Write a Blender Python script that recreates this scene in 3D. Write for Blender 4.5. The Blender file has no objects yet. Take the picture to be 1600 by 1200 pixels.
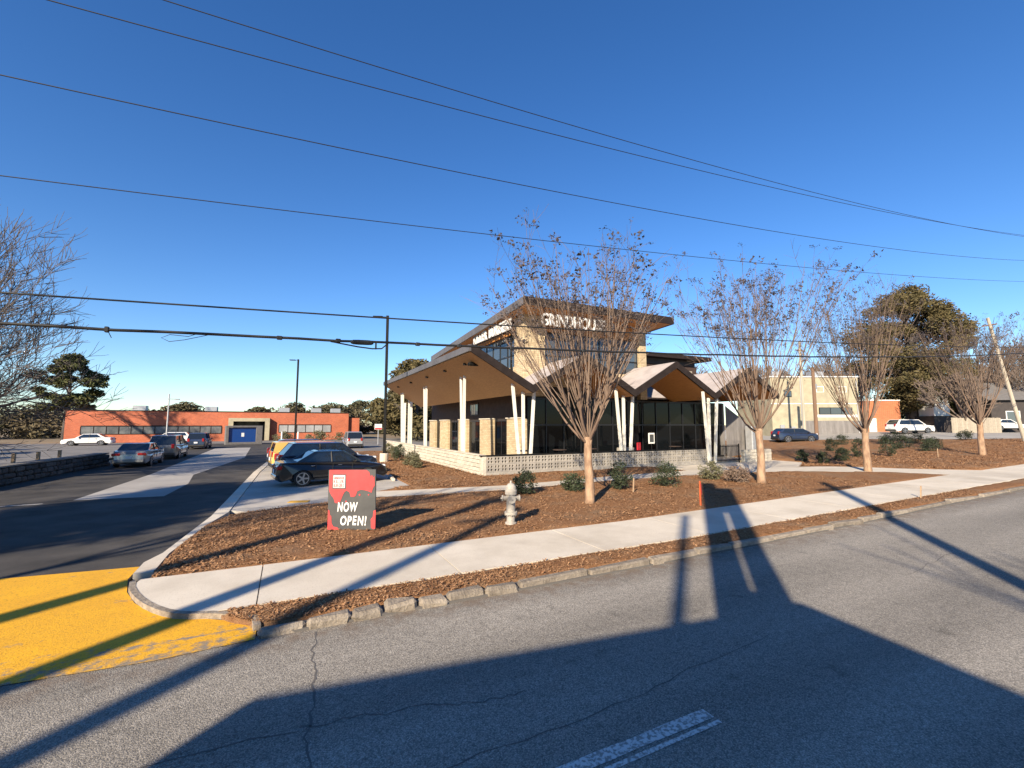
import bpy, bmesh, math, random
import numpy as np
from mathutils import Vector, Matrix
R = math.radians
S = bpy.context.scene
COL = S.collection

# ------------------------------------------------------------------ camera, sky, sun, exposure
cam_d = bpy.data.cameras.new('camera')
cam = bpy.data.objects.new('camera', cam_d); COL.objects.link(cam)
cam_d.sensor_width = 36.0; cam_d.lens = 15.75; cam_d.clip_start = 0.05; cam_d.clip_end = 4000
cam.location = (0, 0, 2.6)
cam.rotation_euler = (R(90) + math.atan(64 / 700.0), 0, R(-26.6))
S.camera = cam

SUN_AZ, SUN_EL = R(48.5 + 180), R(26.0)         # azimuth clockwise from +Y
W = bpy.data.worlds.new('World'); S.world = W; W.use_nodes = True
nt = W.node_tree
for n in list(nt.nodes): nt.nodes.remove(n)
sky = nt.nodes.new('ShaderNodeTexSky'); sky.sky_type = 'NISHITA'; sky.sun_disc = False
sky.sun_elevation = SUN_EL; sky.sun_rotation = SUN_AZ
sky.air_density = 1.0; sky.dust_density = 0.0; sky.ozone_density = 2.6; sky.altitude = 300
hs = nt.nodes.new('ShaderNodeHueSaturation'); hs.inputs['Saturation'].default_value = 1.26; hs.inputs['Hue'].default_value = 0.506
bg = nt.nodes.new('ShaderNodeBackground'); bg.inputs['Strength'].default_value = 0.086
wo = nt.nodes.new('ShaderNodeOutputWorld')
nt.links.new(sky.outputs[0], hs.inputs['Color']); tn = nt.nodes.new('ShaderNodeMix'); tn.data_type = 'RGBA'; tn.blend_type = 'MULTIPLY'; tn.inputs[0].default_value = 1.0; tn.inputs[7].default_value = (.95, 1.0, 1.09, 1)
nt.links.new(hs.outputs[0], tn.inputs[6]); nt.links.new(tn.outputs[2], bg.inputs[0]); nt.links.new(bg.outputs[0], wo.inputs[0])
sl = bpy.data.lights.new('sun', 'SUN'); sl.energy = 5.0; sl.angle = R(0.53); sl.color = (1.0, 0.86, 0.67)
so = bpy.data.objects.new('sun', sl); COL.objects.link(so)
sd = Vector((math.sin(SUN_AZ) * math.cos(SUN_EL), math.cos(SUN_AZ) * math.cos(SUN_EL), math.sin(SUN_EL)))
so.rotation_euler = sd.to_track_quat('Z', 'Y').to_euler(); so.location = sd * 80
S.view_settings.view_transform = 'Standard'; S.view_settings.look = 'None'
S.view_settings.gamma = 1.0; S.view_settings.use_curve_mapping = False
S.view_settings.exposure = 1.02
S.render.engine = 'CYCLES'
S.cycles.max_bounces = 6; S.cycles.transparent_max_bounces = 6
random.seed(7); RNG = np.random.default_rng(7)

# ------------------------------------------------------------------ helpers
def tag(o, label=None, cat=None, group=None, kind=None):
    if label: o['label'] = label
    if cat: o['category'] = cat
    if group: o['group'] = group
    if kind: o['kind'] = kind
    return o
def empty(name, loc=(0, 0, 0), rz=0.0, label=None, cat=None, group=None):
    o = bpy.data.objects.new(name, None); COL.objects.link(o)
    o.location = loc; o.rotation_euler = (0, 0, rz); o.empty_display_size = 0.2
    return tag(o, label, cat, group)
def link(name, me, parent=None, loc=None, rot=None):
    o = bpy.data.objects.new(name, me); COL.objects.link(o)
    if parent is not None: o.parent = parent
    if loc is not None: o.location = loc
    if rot is not None: o.rotation_euler = rot
    return o
def copy_tree(o, parent=None):
    c = o.copy(); COL.objects.link(c); c.parent = parent
    for ch in list(o.children): copy_tree(ch, c)
    return c

class MB:
    def __init__(s): s.v = []; s.f = []; s.fm = []; s.mi = 0
    def add(s, vs, fs):
        b = len(s.v); s.v.extend([tuple(p) for p in vs])
        for f in fs: s.f.append(tuple(b + i for i in f)); s.fm.append(s.mi)
        return s
    def box(s, x0, y0, z0, x1, y1, z1):
        return s.add([(x0,y0,z0),(x1,y0,z0),(x1,y1,z0),(x0,y1,z0),(x0,y0,z1),(x1,y0,z1),(x1,y1,z1),(x0,y1,z1)],
                     [(3,2,1,0),(4,5,6,7),(0,1,5,4),(1,2,6,5),(2,3,7,6),(3,0,4,7)])
    def cbox(s, c, d, ch=0.02, jit=0.0, rnd=random):          # chamfered box: centre, dims
        hx, hy, hz = d[0]/2, d[1]/2, d[2]/2; ch = min(ch, hx*.9, hy*.9, hz*.9)
        vs = []; idx = {}
        for sx in (-1,1):
            for sy in (-1,1):
                for sz in (-1,1):
                    j = [rnd.uniform(-jit, jit) for _ in range(3)]
                    for k in range(3):
                        p = [hx*sx, hy*sy, hz*sz]
                        for a in range(3):
                            if a != k: p[a] -= ch*(sx,sy,sz)[a]
                        idx[(sx,sy,sz,k)] = len(vs)
                        vs.append((c[0]+p[0]+j[0], c[1]+p[1]+j[1], c[2]+p[2]+j[2]))
        fs = []
        for k in range(3):
            a, b = [(1,2),(2,0),(0,1)][k]
            for sg in (-1,1):
                q = []
                for (u, w) in ((-1,-1),(1,-1),(1,1),(-1,1)):
                    t = [0,0,0]; t[k] = sg; t[a] = u; t[b] = w; q.append(idx[(*t, k)])
                fs.append(tuple(q if sg > 0 else q[::-1]))
            for u in (-1,1):                                   # edges along axis k
                for w in (-1,1):
                    t0 = [0,0,0]; t0[k] = -1; t0[a] = u; t0[b] = w
                    t1 = list(t0); t1[k] = 1
                    q = [idx[(*t0,a)], idx[(*t1,a)], idx[(*t1,b)], idx[(*t0,b)]]
                    fs.append(tuple(q if u*w < 0 else q[::-1]))
        for sx in (-1,1):
            for sy in (-1,1):
                for sz in (-1,1):
                    q = [idx[(sx,sy,sz,k)] for k in range(3)]
                    fs.append(tuple(q if sx*sy*sz > 0 else q[::-1]))
        return s.add(vs, fs)
    def tube(s, pts, rad, n=6, cap=True):
        pts = [Vector(p) for p in pts]
        if not hasattr(rad, '__len__'): rad = [rad]*len(pts)
        b = len(s.v); up = None
        for i, p in enumerate(pts):
            t = (pts[min(i+1, len(pts)-1)] - pts[max(i-1, 0)])
            if t.length < 1e-9: t = Vector((0,0,1))
            t.normalize()
            if up is None:
                up = Vector((1,0,0)) if abs(t.x) < .8 else Vector((0,1,0))
            a = (up - t*up.dot(t)); 
            if a.length < 1e-6: a = t.orthogonal()
            a.normalize(); up = a; c = t.cross(a)
            for k in range(n):
                an = 2*math.pi*k/n
                q = p + (a*math.cos(an) + c*math.sin(an))*rad[i]
                s.v.append((q.x, q.y, q.z))
        for i in range(len(pts)-1):
            for k in range(n):
                s.f.append((b+i*n+k, b+i*n+(k+1)%n, b+(i+1)*n+(k+1)%n, b+(i+1)*n+k)); s.fm.append(s.mi)
        if cap:
            s.f.append(tuple(b+k for k in range(n))[::-1]); s.fm.append(s.mi)
            e = b+(len(pts)-1)*n; s.f.append(tuple(e+k for k in range(n))); s.fm.append(s.mi)
        return s
    def cyl(s, p0, p1, r, n=12, r1=None): return s.tube([p0, p1], [r, r if r1 is None else r1], n)
    def lathe(s, prof, n=16, c=(0,0,0)):
        b = len(s.v)
        for (r, z) in prof:
            for k in range(n):
                a = 2*math.pi*k/n; s.v.append((c[0]+r*math.cos(a), c[1]+r*math.sin(a), c[2]+z))
        for i in range(len(prof)-1):
            for k in range(n):
                s.f.append((b+i*n+k, b+i*n+(k+1)%n, b+(i+1)*n+(k+1)%n, b+(i+1)*n+k)); s.fm.append(s.mi)
        s.f.append(tuple(b+k for k in range(n))[::-1]); s.fm.append(s.mi)
        e = b+(len(prof)-1)*n; s.f.append(tuple(e+k for k in range(n))); s.fm.append(s.mi)
        return s
    def prism(s, poly, d0, d1, axis='z'):                      # 2-D polygon extruded along an axis
        def m(u, w, d): return {'z': (u, w, d), 'y': (u, d, w), 'x': (d, u, w)}[axis]
        n = len(poly)
        vs = [m(u, w, d0) for u, w in poly] + [m(u, w, d1) for u, w in poly]
        fs = [tuple(range(n))[::-1], tuple(range(n, 2*n))] + [(i, (i+1)%n, n+(i+1)%n, n+i) for i in range(n)]
        return s.add(vs, fs)
    def mesh(s, name, mats, smooth=False):
        me = bpy.data.meshes.new(name); me.from_pydata(s.v, [], s.f)
        if not isinstance(mats, (list, tuple)): mats = [mats]
        for m in mats: me.materials.append(m)
        if len(mats) > 1: me.polygons.foreach_set('material_index', s.fm)
        if smooth: me.polygons.foreach_set('use_smooth', [True]*len(me.polygons))
        me.update(); return me
    def build(s, name, mats, parent=None, smooth=False, fix=True, world=False, loc=None, rot=None):
        me = s.mesh(name, mats, smooth)
        if fix and len(s.f) < 6000:
            bm = bmesh.new(); bm.from_mesh(me); bmesh.ops.recalc_face_normals(bm, faces=bm.faces); bm.to_mesh(me); bm.free()
        o = link(name, me, parent, loc, rot)
        if world and parent is not None: o.location = -Vector(parent.location)
        return o

def mat(name, col, rough=0.8, col2=None, scale=4.0, detail=6, bump=0.0, bscale=None, metal=0.0, spec=0.5,
        sp=None, coords='Object', rnd=0.0, coat=0.0, stretch=None, lo=.35, hi=.65, col3=None, scale3=.3, dist=.02):
    m = bpy.data.materials.new(name); m.use_nodes = True
    t = m.node_tree; N = t.nodes; L = t.links
    bs = N['Principled BSDF']
    bs.inputs['Roughness'].default_value = rough; bs.inputs['Metallic'].default_value = metal
    bs.inputs['Specular IOR Level'].default_value = spec; bs.inputs['Coat Weight'].default_value = coat
    bs.inputs['Coat Roughness'].default_value = 0.03
    if coords == 'World':
        co = N.new('ShaderNodeNewGeometry').outputs['Position']
    else:
        co = N.new('ShaderNodeTexCoord').outputs[coords]
    if stretch:
        mp = N.new('ShaderNodeMapping'); mp.inputs['Scale'].default_value = stretch
        L.new(co, mp.inputs[0]); co = mp.outputs[0]
    def noise(sc, d):
        n = N.new('ShaderNodeTexNoise'); n.inputs['Scale'].default_value = sc; n.inputs['Detail'].default_value = d
        n.inputs['Roughness'].default_value = .6
        L.new(co, n.inputs['Vector']); return n.outputs['Fac']
    def ramp(f, a, b):
        r = N.new('ShaderNodeMapRange'); r.inputs[1].default_value = a; r.inputs[2].default_value = b
        L.new(f, r.inputs[0]); return r.outputs[0]
    def mix(f, a, b):
        x = N.new('ShaderNodeMix'); x.data_type = 'RGBA'
        if hasattr(f, 'is_linked') or hasattr(f, 'links'): L.new(f, x.inputs[0])
        else: x.inputs[0].default_value = f
        for v, i in ((a, 6), (b, 7)):
            if isinstance(v, tuple): x.inputs[i].default_value = (*v, 1)
            else: L.new(v, x.inputs[i])
        return x.outputs[2]
    c = tuple(col)
    if col2 is not None: c = mix(ramp(noise(scale, detail), lo, hi), c, tuple(col2))
    if col3 is not None: c = mix(ramp(noise(scale3, 4), .48, .68), c, tuple(col3))
    if sp is not None:                                          # speckle (scale, colour, low, high)
        c = mix(ramp(noise(sp[0], 2), sp[2], sp[3]), c, tuple(sp[1]))
    if rnd:
        oi = N.new('ShaderNodeObjectInfo'); hv = N.new('ShaderNodeHueSaturation')
        mr = N.new('ShaderNodeMapRange'); mr.inputs[3].default_value = 1-rnd; mr.inputs[4].default_value = 1+rnd
        L.new(oi.outputs['Random'], mr.inputs[0]); L.new(mr.outputs[0], hv.inputs['Value'])
        if isinstance(c, tuple): hv.inputs['Color'].default_value = (*c, 1)
        else: L.new(c, hv.inputs['Color'])
        c = hv.outputs[0]
    if isinstance(c, tuple): bs.inputs['Base Color'].default_value = (*c, 1)
    else: L.new(c, bs.inputs['Base Color'])
    if bump:
        b = N.new('ShaderNodeBump'); b.inputs['Strength'].default_value = bump; b.inputs['Distance'].default_value = dist
        L.new(noise(bscale or scale*3, 5), b.inputs['Height']); L.new(b.outputs[0], bs.inputs['Normal'])
    m['links'] = 1
    return m

def brick_mat(name, c1, c2, mortar, bw=.22, bh=.075, ms=.012, axis='XZ', rough=.85):
    m = bpy.data.materials.new(name); m.use_nodes = True
    t = m.node_tree; N = t.nodes; L = t.links; bs = N['Principled BSDF']; bs.inputs['Roughness'].default_value = rough
    g_ = N.new('ShaderNodeNewGeometry'); sx = N.new('ShaderNodeSeparateXYZ'); cx = N.new('ShaderNodeCombineXYZ')
    L.new(g_.outputs['Position'], sx.inputs[0])
    ad = N.new('ShaderNodeMath'); ad.operation = 'ADD'; L.new(sx.outputs[0], ad.inputs[0]); L.new(sx.outputs[1], ad.inputs[1])
    L.new(ad.outputs[0], cx.inputs[0]); L.new(sx.outputs[2], cx.inputs[1])
    b = N.new('ShaderNodeTexBrick'); L.new(cx.outputs[0], b.inputs[0])
    b.inputs['Color1'].default_value = (*c1, 1); b.inputs['Color2'].default_value = (*c2, 1); b.inputs['Mortar'].default_value = (*mortar, 1)
    b.inputs['Scale'].default_value = 1; b.inputs['Brick Width'].default_value = bw; b.inputs['Row Height'].default_value = bh
    b.inputs['Mortar Size'].default_value = ms
    n = N.new('ShaderNodeTexNoise'); n.inputs['Scale'].default_value = .6; n.inputs['Detail'].default_value = 5
    L.new(g_.outputs['Position'], n.inputs['Vector'])
    hv = N.new('ShaderNodeHueSaturation'); mr = N.new('ShaderNodeMapRange'); mr.inputs[3].default_value = .7; mr.inputs[4].default_value = 1.3
    L.new(n.outputs['Fac'], mr.inputs[0]); L.new(mr.outputs[0], hv.inputs['Value']); L.new(b.outputs['Color'], hv.inputs['Color'])
    L.new(hv.outputs[0], bs.inputs['Base Color']); return m

def asphalt_mat():
    m = bpy.data.materials.new('old_asphalt'); m.use_nodes = True
    t = m.node_tree; N = t.nodes; L = t.links; bs = N['Principled BSDF']; bs.inputs['Roughness'].default_value = .88; bs.inputs['Specular IOR Level'].default_value = .25
    P = N.new('ShaderNodeNewGeometry').outputs['Position']
    sx = N.new('ShaderNodeSeparateXYZ'); L.new(P, sx.inputs[0])
    def noise(sc, d, st=None):
        n = N.new('ShaderNodeTexNoise'); n.inputs['Scale'].default_value = sc; n.inputs['Detail'].default_value = d; n.inputs['Roughness'].default_value = .62
        if st:
            mp = N.new('ShaderNodeMapping'); mp.inputs['Scale'].default_value = st; L.new(P, mp.inputs[0]); L.new(mp.outputs[0], n.inputs[0])
        else: L.new(P, n.inputs[0])
        return n.outputs['Fac']
    def mr(f, a, b, c=0., d=1.):
        r = N.new('ShaderNodeMapRange'); r.inputs[1].default_value = a; r.inputs[2].default_value = b; r.inputs[3].default_value = c; r.inputs[4].default_value = d
        L.new(f, r.inputs[0]); return r.outputs[0]
    def mul(a, b):
        x = N.new('ShaderNodeMath'); x.operation = 'MULTIPLY'; L.new(a, x.inputs[0]); L.new(b, x.inputs[1]); return x.outputs[0]
    vo = N.new('ShaderNodeTexVoronoi'); vo.inputs['Scale'].default_value = 88; L.new(P, vo.inputs['Vector'])
    sc_ = N.new('ShaderNodeSeparateColor'); L.new(vo.outputs['Color'], sc_.inputs[0])
    cr = N.new('ShaderNodeValToRGB'); L.new(sc_.outputs[0], cr.inputs[0])
    e = cr.color_ramp.elements; e[0].position = 0; e[0].color = (.19,.172,.148,1); e[1].position = 1; e[1].color = (.48,.435,.365,1)
    for p_, c_ in ((.25, (.255,.232,.198,1)), (.6, (.34,.31,.262,1)), (.9, (.41,.372,.315,1))):
        q = e.new(p_); q.color = c_
    vd = mr(vo.outputs['Distance'], .25, .75, 1.0, .62)          # dark binder between the stones
    # wheel tracks run along the lanes; oil drips, patches, dust by the kerb
    tr = N.new('ShaderNodeMath'); tr.operation = 'SINE'; ty = N.new('ShaderNodeMath'); ty.operation = 'MULTIPLY'; ty.inputs[1].default_value = 3.6
    L.new(sx.outputs[1], ty.inputs[0]); L.new(ty.outputs[0], tr.inputs[0])
    v = mul(mr(tr.outputs[0], -1, 1, .90, 1.09), mr(noise(.30, 7, (.35, 1.6, 1)), .32, .68, .76, 1.18))
    v = mul(v, mr(noise(2.2, 6), .60, .74, 1.0, .62)); v = mul(v, vd)
    v = mul(v, mr(noise(9, 5), .30, .70, .90, 1.10))
    hv = N.new('ShaderNodeHueSaturation'); L.new(v, hv.inputs['Value']); L.new(cr.outputs[0], hv.inputs['Color'])
    # gutter grit
    gr = mul(mr(sx.outputs[1], 5.9, 6.45, 0., 1.), mr(noise(4, 6), .42, .60, 0., .75))
    mx = N.new('ShaderNodeMix'); mx.data_type = 'RGBA'; L.new(gr, mx.inputs[0]); L.new(hv.outputs[0], mx.inputs[6]); mx.inputs[7].default_value = (.16,.115,.08,1)
    L.new(mx.outputs[2], bs.inputs['Base Color'])
    b = N.new('ShaderNodeBump'); b.inputs['Strength'].default_value = .55; b.inputs['Distance'].default_value = .008; b.invert = True
    L.new(vo.outputs['Distance'], b.inputs['Height']); L.new(b.outputs[0], bs.inputs['Normal']); return m

# ------------------------------------------------------------------ materials
M = {}
M['asphalt'] = asphalt_mat()
M['new_asphalt'] = mat('new_asphalt', (.042,.039,.036), .9, (.088,.080,.071), .7, 8, .5, 90, sp=(110, (.075,.072,.07), .58, .74), coords='World', spec=.18)
M['lot_asphalt'] = mat('worn_lot_asphalt', (.15,.14,.13), .9, (.22,.205,.185), .5, 7, .3, 60, coords='World', spec=.25)
M['patch'] = mat('pale_concrete_patch', (.30,.28,.255), .9, (.38,.355,.32), .6, 8, .3, 40, coords='World', spec=.25)
M['concrete'] = mat('broom_concrete', (.57,.505,.405), .88, (.64,.575,.47), 1.2, 9, .2, 120, coords='World', sp=(60, (.44,.38,.30), .56, .75), col3=(.49,.43,.34), scale3=.55, rnd=.05, spec=.3)
M['concrete_pad'] = mat('parking_concrete', (.36,.33,.285), .88, (.47,.43,.37), .9, 8, .15, 90, coords='World', spec=.3)
M['kerb'] = mat('granite_kerb', (.17,.142,.112), .95, (.31,.262,.205), 7, 8, .9, 30, rnd=.18, dist=.03, spec=.3)
M['mulch'] = mat('pine_bark_mulch', (.235,.115,.054), .95, (.345,.185,.09), 9, 10, .8, 60, sp=(70, (.10,.042,.02), .53, .70), coords='World', col3=(.29,.185,.108), scale3=.9, dist=.06, spec=.1)
M['chip'] = mat('mulch_chip', (.16,.070,.032), .95, (.45,.265,.14), 45, 2, coords='World', spec=.1, lo=.4, hi=.6)
M['soil'] = mat('bare_soil', (.20,.15,.10), .95, (.26,.21,.14), .25, 8, .5, 4, coords='World', spec=.1)
M['white_paint'] = mat('worn_white_paint', (.62,.60,.56), .8, (.27,.255,.23), 26, 9, .3, 60, coords='World', lo=.46, hi=.56)
M['crack'] = mat('tar_crack', (.11,.10,.09), .9)
M['steel_dark'] = mat('dark_painted_steel', (.008,.008,.008), .7, metal=0, spec=.15)
M['fascia'] = mat('dark_brown_fascia', (.017,.012,.011), .85, (.027,.020,.018), 3, 4, spec=.2, coords='World')
M['metal_roof'] = mat('grey_metal_roof', (.085,.08,.083), .6, (.12,.115,.12), 1, 4, coords='World')
M['membrane'] = mat('pale_roof_membrane', (.33,.29,.27), .85, (.44,.39,.365), 1.1, 6, coords='World')
M['wood'] = mat('stained_wood_soffit', (.52,.285,.11), .6, (.38,.195,.07), 6, 8, .15, 40, coords='World', stretch=(6, .5, 2))
M['wood_warm'] = mat('cedar_soffit', (.50,.225,.06), .6, (.38,.155,.04), 6, 8, .15, 40, coords='World', stretch=(6, .5, 2))
M['white_steel'] = mat('cream_steel_column', (.68,.66,.59), .5, (.68,.65,.57), 2, 4)
M['stone'] = brick_mat('pale_split_stone', (.53,.425,.27), (.40,.30,.175), (.30,.235,.15), .36, .12, .012)
M['limb'] = mat('tan_limb', (.20,.132,.09), .85, (.135,.088,.062), 5, 5, stretch=(1, 1, .4))
M['street'] = mat('pale_street', (.30,.28,.25), .9, (.37,.345,.31), .5, 7, .3, 60, coords='World', spec=.25)
M['stone_block'] = mat('split_face_block', (.47,.425,.34), .9, (.58,.53,.43), 9, 8, .8, 22, rnd=.10, dist=.03, spec=.2)
M['breeze'] = mat('grey_breeze_block', (.29,.265,.23), .9, (.36,.33,.285), 8, 7, .4, 40, rnd=.10, spec=.2)
M['dark_wall'] = mat('dark_siding', (.030,.024,.022), .7, (.045,.036,.032), 3, 5, coords='World')
M['brown_wall'] = mat('brown_siding', (.040,.024,.018), .8, (.06,.036,.027), 3, 5, coords='World')
M['glass'] = mat('dark_glass', (.004,.005,.006), .05, spec=.22, rnd=.3)
M['sky_glass'] = mat('clear_glass', (.05,.065,.08), .03, spec=1.0, rnd=.35)
M['mullion'] = mat('black_mullion', (.012,.012,.013), .4)
M['letter_white'] = mat('white_letter', (.66,.645,.61), .5)
M['dull_pane'] = mat('dull_pane', (.15,.155,.15), .25, (.07,.075,.08), 1.2, 3, rnd=.3)
M['pale_pane'] = mat('sky_toned_pane', (.36,.36,.35), .3, (.28,.28,.275), .8, 3, rnd=.2)  # reflected sky put into the pale pane colour
M['brick'] = brick_mat('red_brick', (.46,.10,.034), (.33,.062,.022), (.40,.19,.12), .24, .08, .010)
M['cream'] = mat('cream_stucco', (.39,.345,.235), .9, (.29,.26,.18), 1.2, 7, coords='World')
M['orange'] = brick_mat('orange_brick', (.44,.135,.048), (.34,.095,.034), (.40,.20,.12), .24, .08, .010)
M['grey_board'] = mat('weathered_grey_board', (.20,.185,.175), .85, (.15,.14,.13), 4, 7, .3, 30, rnd=.15, stretch=(1, 1, .2))
M['bark'] = mat('smooth_tan_bark', (.38,.25,.155), .85, (.23,.14,.085), 7, 8, .6, 22, stretch=(1, 1, .35), lo=.4, hi=.6)
M['twig'] = mat('brown_twig', (.15,.105,.078), .85, (.205,.142,.10), 3, 3)
M['seed'] = mat('dry_seed_head', (.05,.042,.045), .9, (.085,.068,.066), 30, 2)
M['grey_bark'] = mat('grey_bark', (.068,.056,.052), .9, (.11,.094,.085), 4, 5, .4, 12)
M['shadow_bark'] = mat('brown_bark', (.16,.12,.095), .9, (.12,.09,.07), 4, 5)
M['needle'] = mat('pine_needles', (.048,.060,.022), .85, (.095,.092,.034), 1.2, 3, spec=.2)
M['olive'] = mat('olive_foliage', (.070,.062,.027), .85, (.13,.10,.045), 1.3, 3, spec=.2)
M['needle_far'] = mat('far_foliage', (.07,.070,.038), .9, (.135,.105,.065), .12, 3, spec=.1)
M['shrub'] = mat('glossy_shrub_leaf', (.022,.032,.013), .7, (.042,.054,.022), 6, 3, rnd=.2)
M['shrub_dry'] = mat('olive_shrub_leaf', (.09,.09,.045), .7, (.13,.12,.06), 6, 3, rnd=.2)
M['hydrant'] = mat('chalky_silver_paint', (.40,.37,.32), .75, (.27,.245,.21), 9, 6, .3, 20)
M['red_vinyl'] = mat('red_print', (.56,.045,.045), .55, (.50,.035,.035), 5, 3)
M['board_black'] = mat('charcoal_print', (.045,.045,.044), .55, (.065,.065,.062), 3, 6)
M['stake_wood'] = mat('pale_stake_wood', (.42,.29,.18), .85, (.33,.22,.13), 9, 4)
M['orange_paint'] = mat('orange_paint', (.62,.10,.025), .6)
M['rubber'] = mat('tyre_rubber', (.016,.016,.016), .85)
M['rim'] = mat('alloy_rim', (.32,.32,.33), .35, metal=.8)
M['chrome'] = mat('bright_trim', (.6,.6,.6), .2, metal=1)
M['car_glass'] = mat('car_glass', (.012,.016,.02), .03, spec=1.0)
M['tail'] = mat('red_lamp_lens', (.28,.012,.01), .15, coat=.5)
M['lamp_clear'] = mat('clear_lamp_lens', (.65,.65,.66), .15, coat=.5)
M['plate'] = mat('number_plate', (.72,.73,.74), .5)
M['black_plastic'] = mat('black_plastic', (.02,.02,.02), .6)
M['wire'] = mat('black_cable', (.012,.012,.012), .6)
M['pole_wood'] = mat('utility_pole_wood', (.20,.12,.075), .9, (.15,.09,.055), 5, 6, .3, 20, stretch=(1, 1, .1))
M['pole_pale'] = mat('pale_pole_wood', (.42,.37,.29), .9, (.34,.30,.23), 5, 6, .3, 20, stretch=(1, 1, .1))
M['galv'] = mat('galvanised_steel', (.42,.43,.44), .45, (.36,.37,.38), 6, 4, metal=.4)
M['blue_screen'] = mat('blue_screen_panel', (.008,.045,.19), .25)
M['red_plastic'] = mat('red_plastic', (.48,.02,.03), .4)
M['dark_stone'] = mat('dark_field_stone', (.055,.05,.046), .95, (.11,.098,.085), 5, 6, .7, 14, rnd=.35, dist=.04)
M['fence_tan'] = mat('tan_board', (.36,.31,.24), .85, (.29,.25,.19), 5, 5, rnd=.12)
M['house_white'] = mat('white_siding', (.68,.67,.63), .8)
M['grey_roof'] = mat('grey_shingle', (.11,.105,.10), .9, (.15,.14,.135), 4, 5)

# yellow paint worn off towards the road
def yellow_mat():
    m = bpy.data.materials.new('worn_yellow_paint'); m.use_nodes = True
    t = m.node_tree; N = t.nodes; L = t.links; bs = N['Principled BSDF']; bs.inputs['Roughness'].default_value = .8
    bs.inputs['Specular IOR Level'].default_value = .25
    g_ = N.new('ShaderNodeNewGeometry'); sx = N.new('ShaderNodeSeparateXYZ'); L.new(g_.outputs['Position'], sx.inputs[0])
    def noise(sc, d, st=None):
        n = N.new('ShaderNodeTexNoise'); n.inputs['Scale'].default_value = sc; n.inputs['Detail'].default_value = d; n.inputs['Roughness'].default_value = .65
        if st:
            mp = N.new('ShaderNodeMapping'); mp.inputs['Scale'].default_value = st; L.new(g_.outputs['Position'], mp.inputs[0]); L.new(mp.outputs[0], n.inputs[0])
        else: L.new(g_.outputs['Position'], n.inputs[0])
        return n.outputs['Fac']
    def mr(f, a, b, c=0., d=1.):
        r = N.new('ShaderNodeMapRange'); r.inputs[1].default_value = a; r.inputs[2].default_value = b; r.inputs[3].default_value = c; r.inputs[4].default_value = d
        L.new(f, r.inputs[0]); return r.outputs[0]
    def mth(op, a, b):
        x = N.new('ShaderNodeMath'); x.operation = op
        for v, i in ((a, 0), (b, 1)):
            if isinstance(v, float): x.inputs[i].default_value = v
            else: L.new(v, x.inputs[i])
        return x.outputs[0]
    def mix(f, a, b):
        x = N.new('ShaderNodeMix'); x.data_type = 'RGBA'; L.new(f, x.inputs[0])
        for v, i in ((a, 6), (b, 7)):
            if isinstance(v, tuple): x.inputs[i].default_value = (*v, 1)
            else: L.new(v, x.inputs[i])
        return x.outputs[2]
    yel = mix(mr(noise(1.3, 6), .35, .7), (.76,.40,.022), (.66,.34,.026))
    yel = mix(mr(noise(45, 4), .52, .72), yel, (.33,.17,.03))
    grey = (.24,.20,.15)
    edge = mr(sx.outputs[1], 6.35, 7.5, .26, 0.)               # more wear by the carriageway
    wear = mth('ADD', noise(7, 9), edge)
    seam = mth('MULTIPLY', mr(noise(1.2, 3, (.35, 3.0, 1)), .55, .68), 0.20)
    wear = mth('ADD', wear, seam)
    L.new(mix(mr(wear, .66, .82), yel, grey), bs.inputs['Base Color'])
    b = N.new('ShaderNodeBump'); b.inputs['Strength'].default_value = .6; b.inputs['Distance'].default_value = .012
    L.new(noise(60, 5), b.inputs['Height']); L.new(b.outputs[0], bs.inputs['Normal'])
    return m
M['yellow'] = yellow_mat()
M['yellow_strip'] = mat('yellow_tactile', (.60,.33,.03), .8, (.5,.27,.03), 20, 4)

def paint(name, c, metal=.3): return mat(name, c, .28, metal=metal, coat=.8, spec=.5)

# ------------------------------------------------------------------ terrain
def sm(a, b, x):
    t = min(1, max(0, (x-a)/(b-a))); return t*t*(3-2*t)
def g(x, y):
    r = .015*max(0, min(x, 42)-8) + .042*max(0, min(x, 70)-42)
    b = sm(13.5, 19, y)*(1-sm(30, 36, x))
    return r*(1-b)

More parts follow.
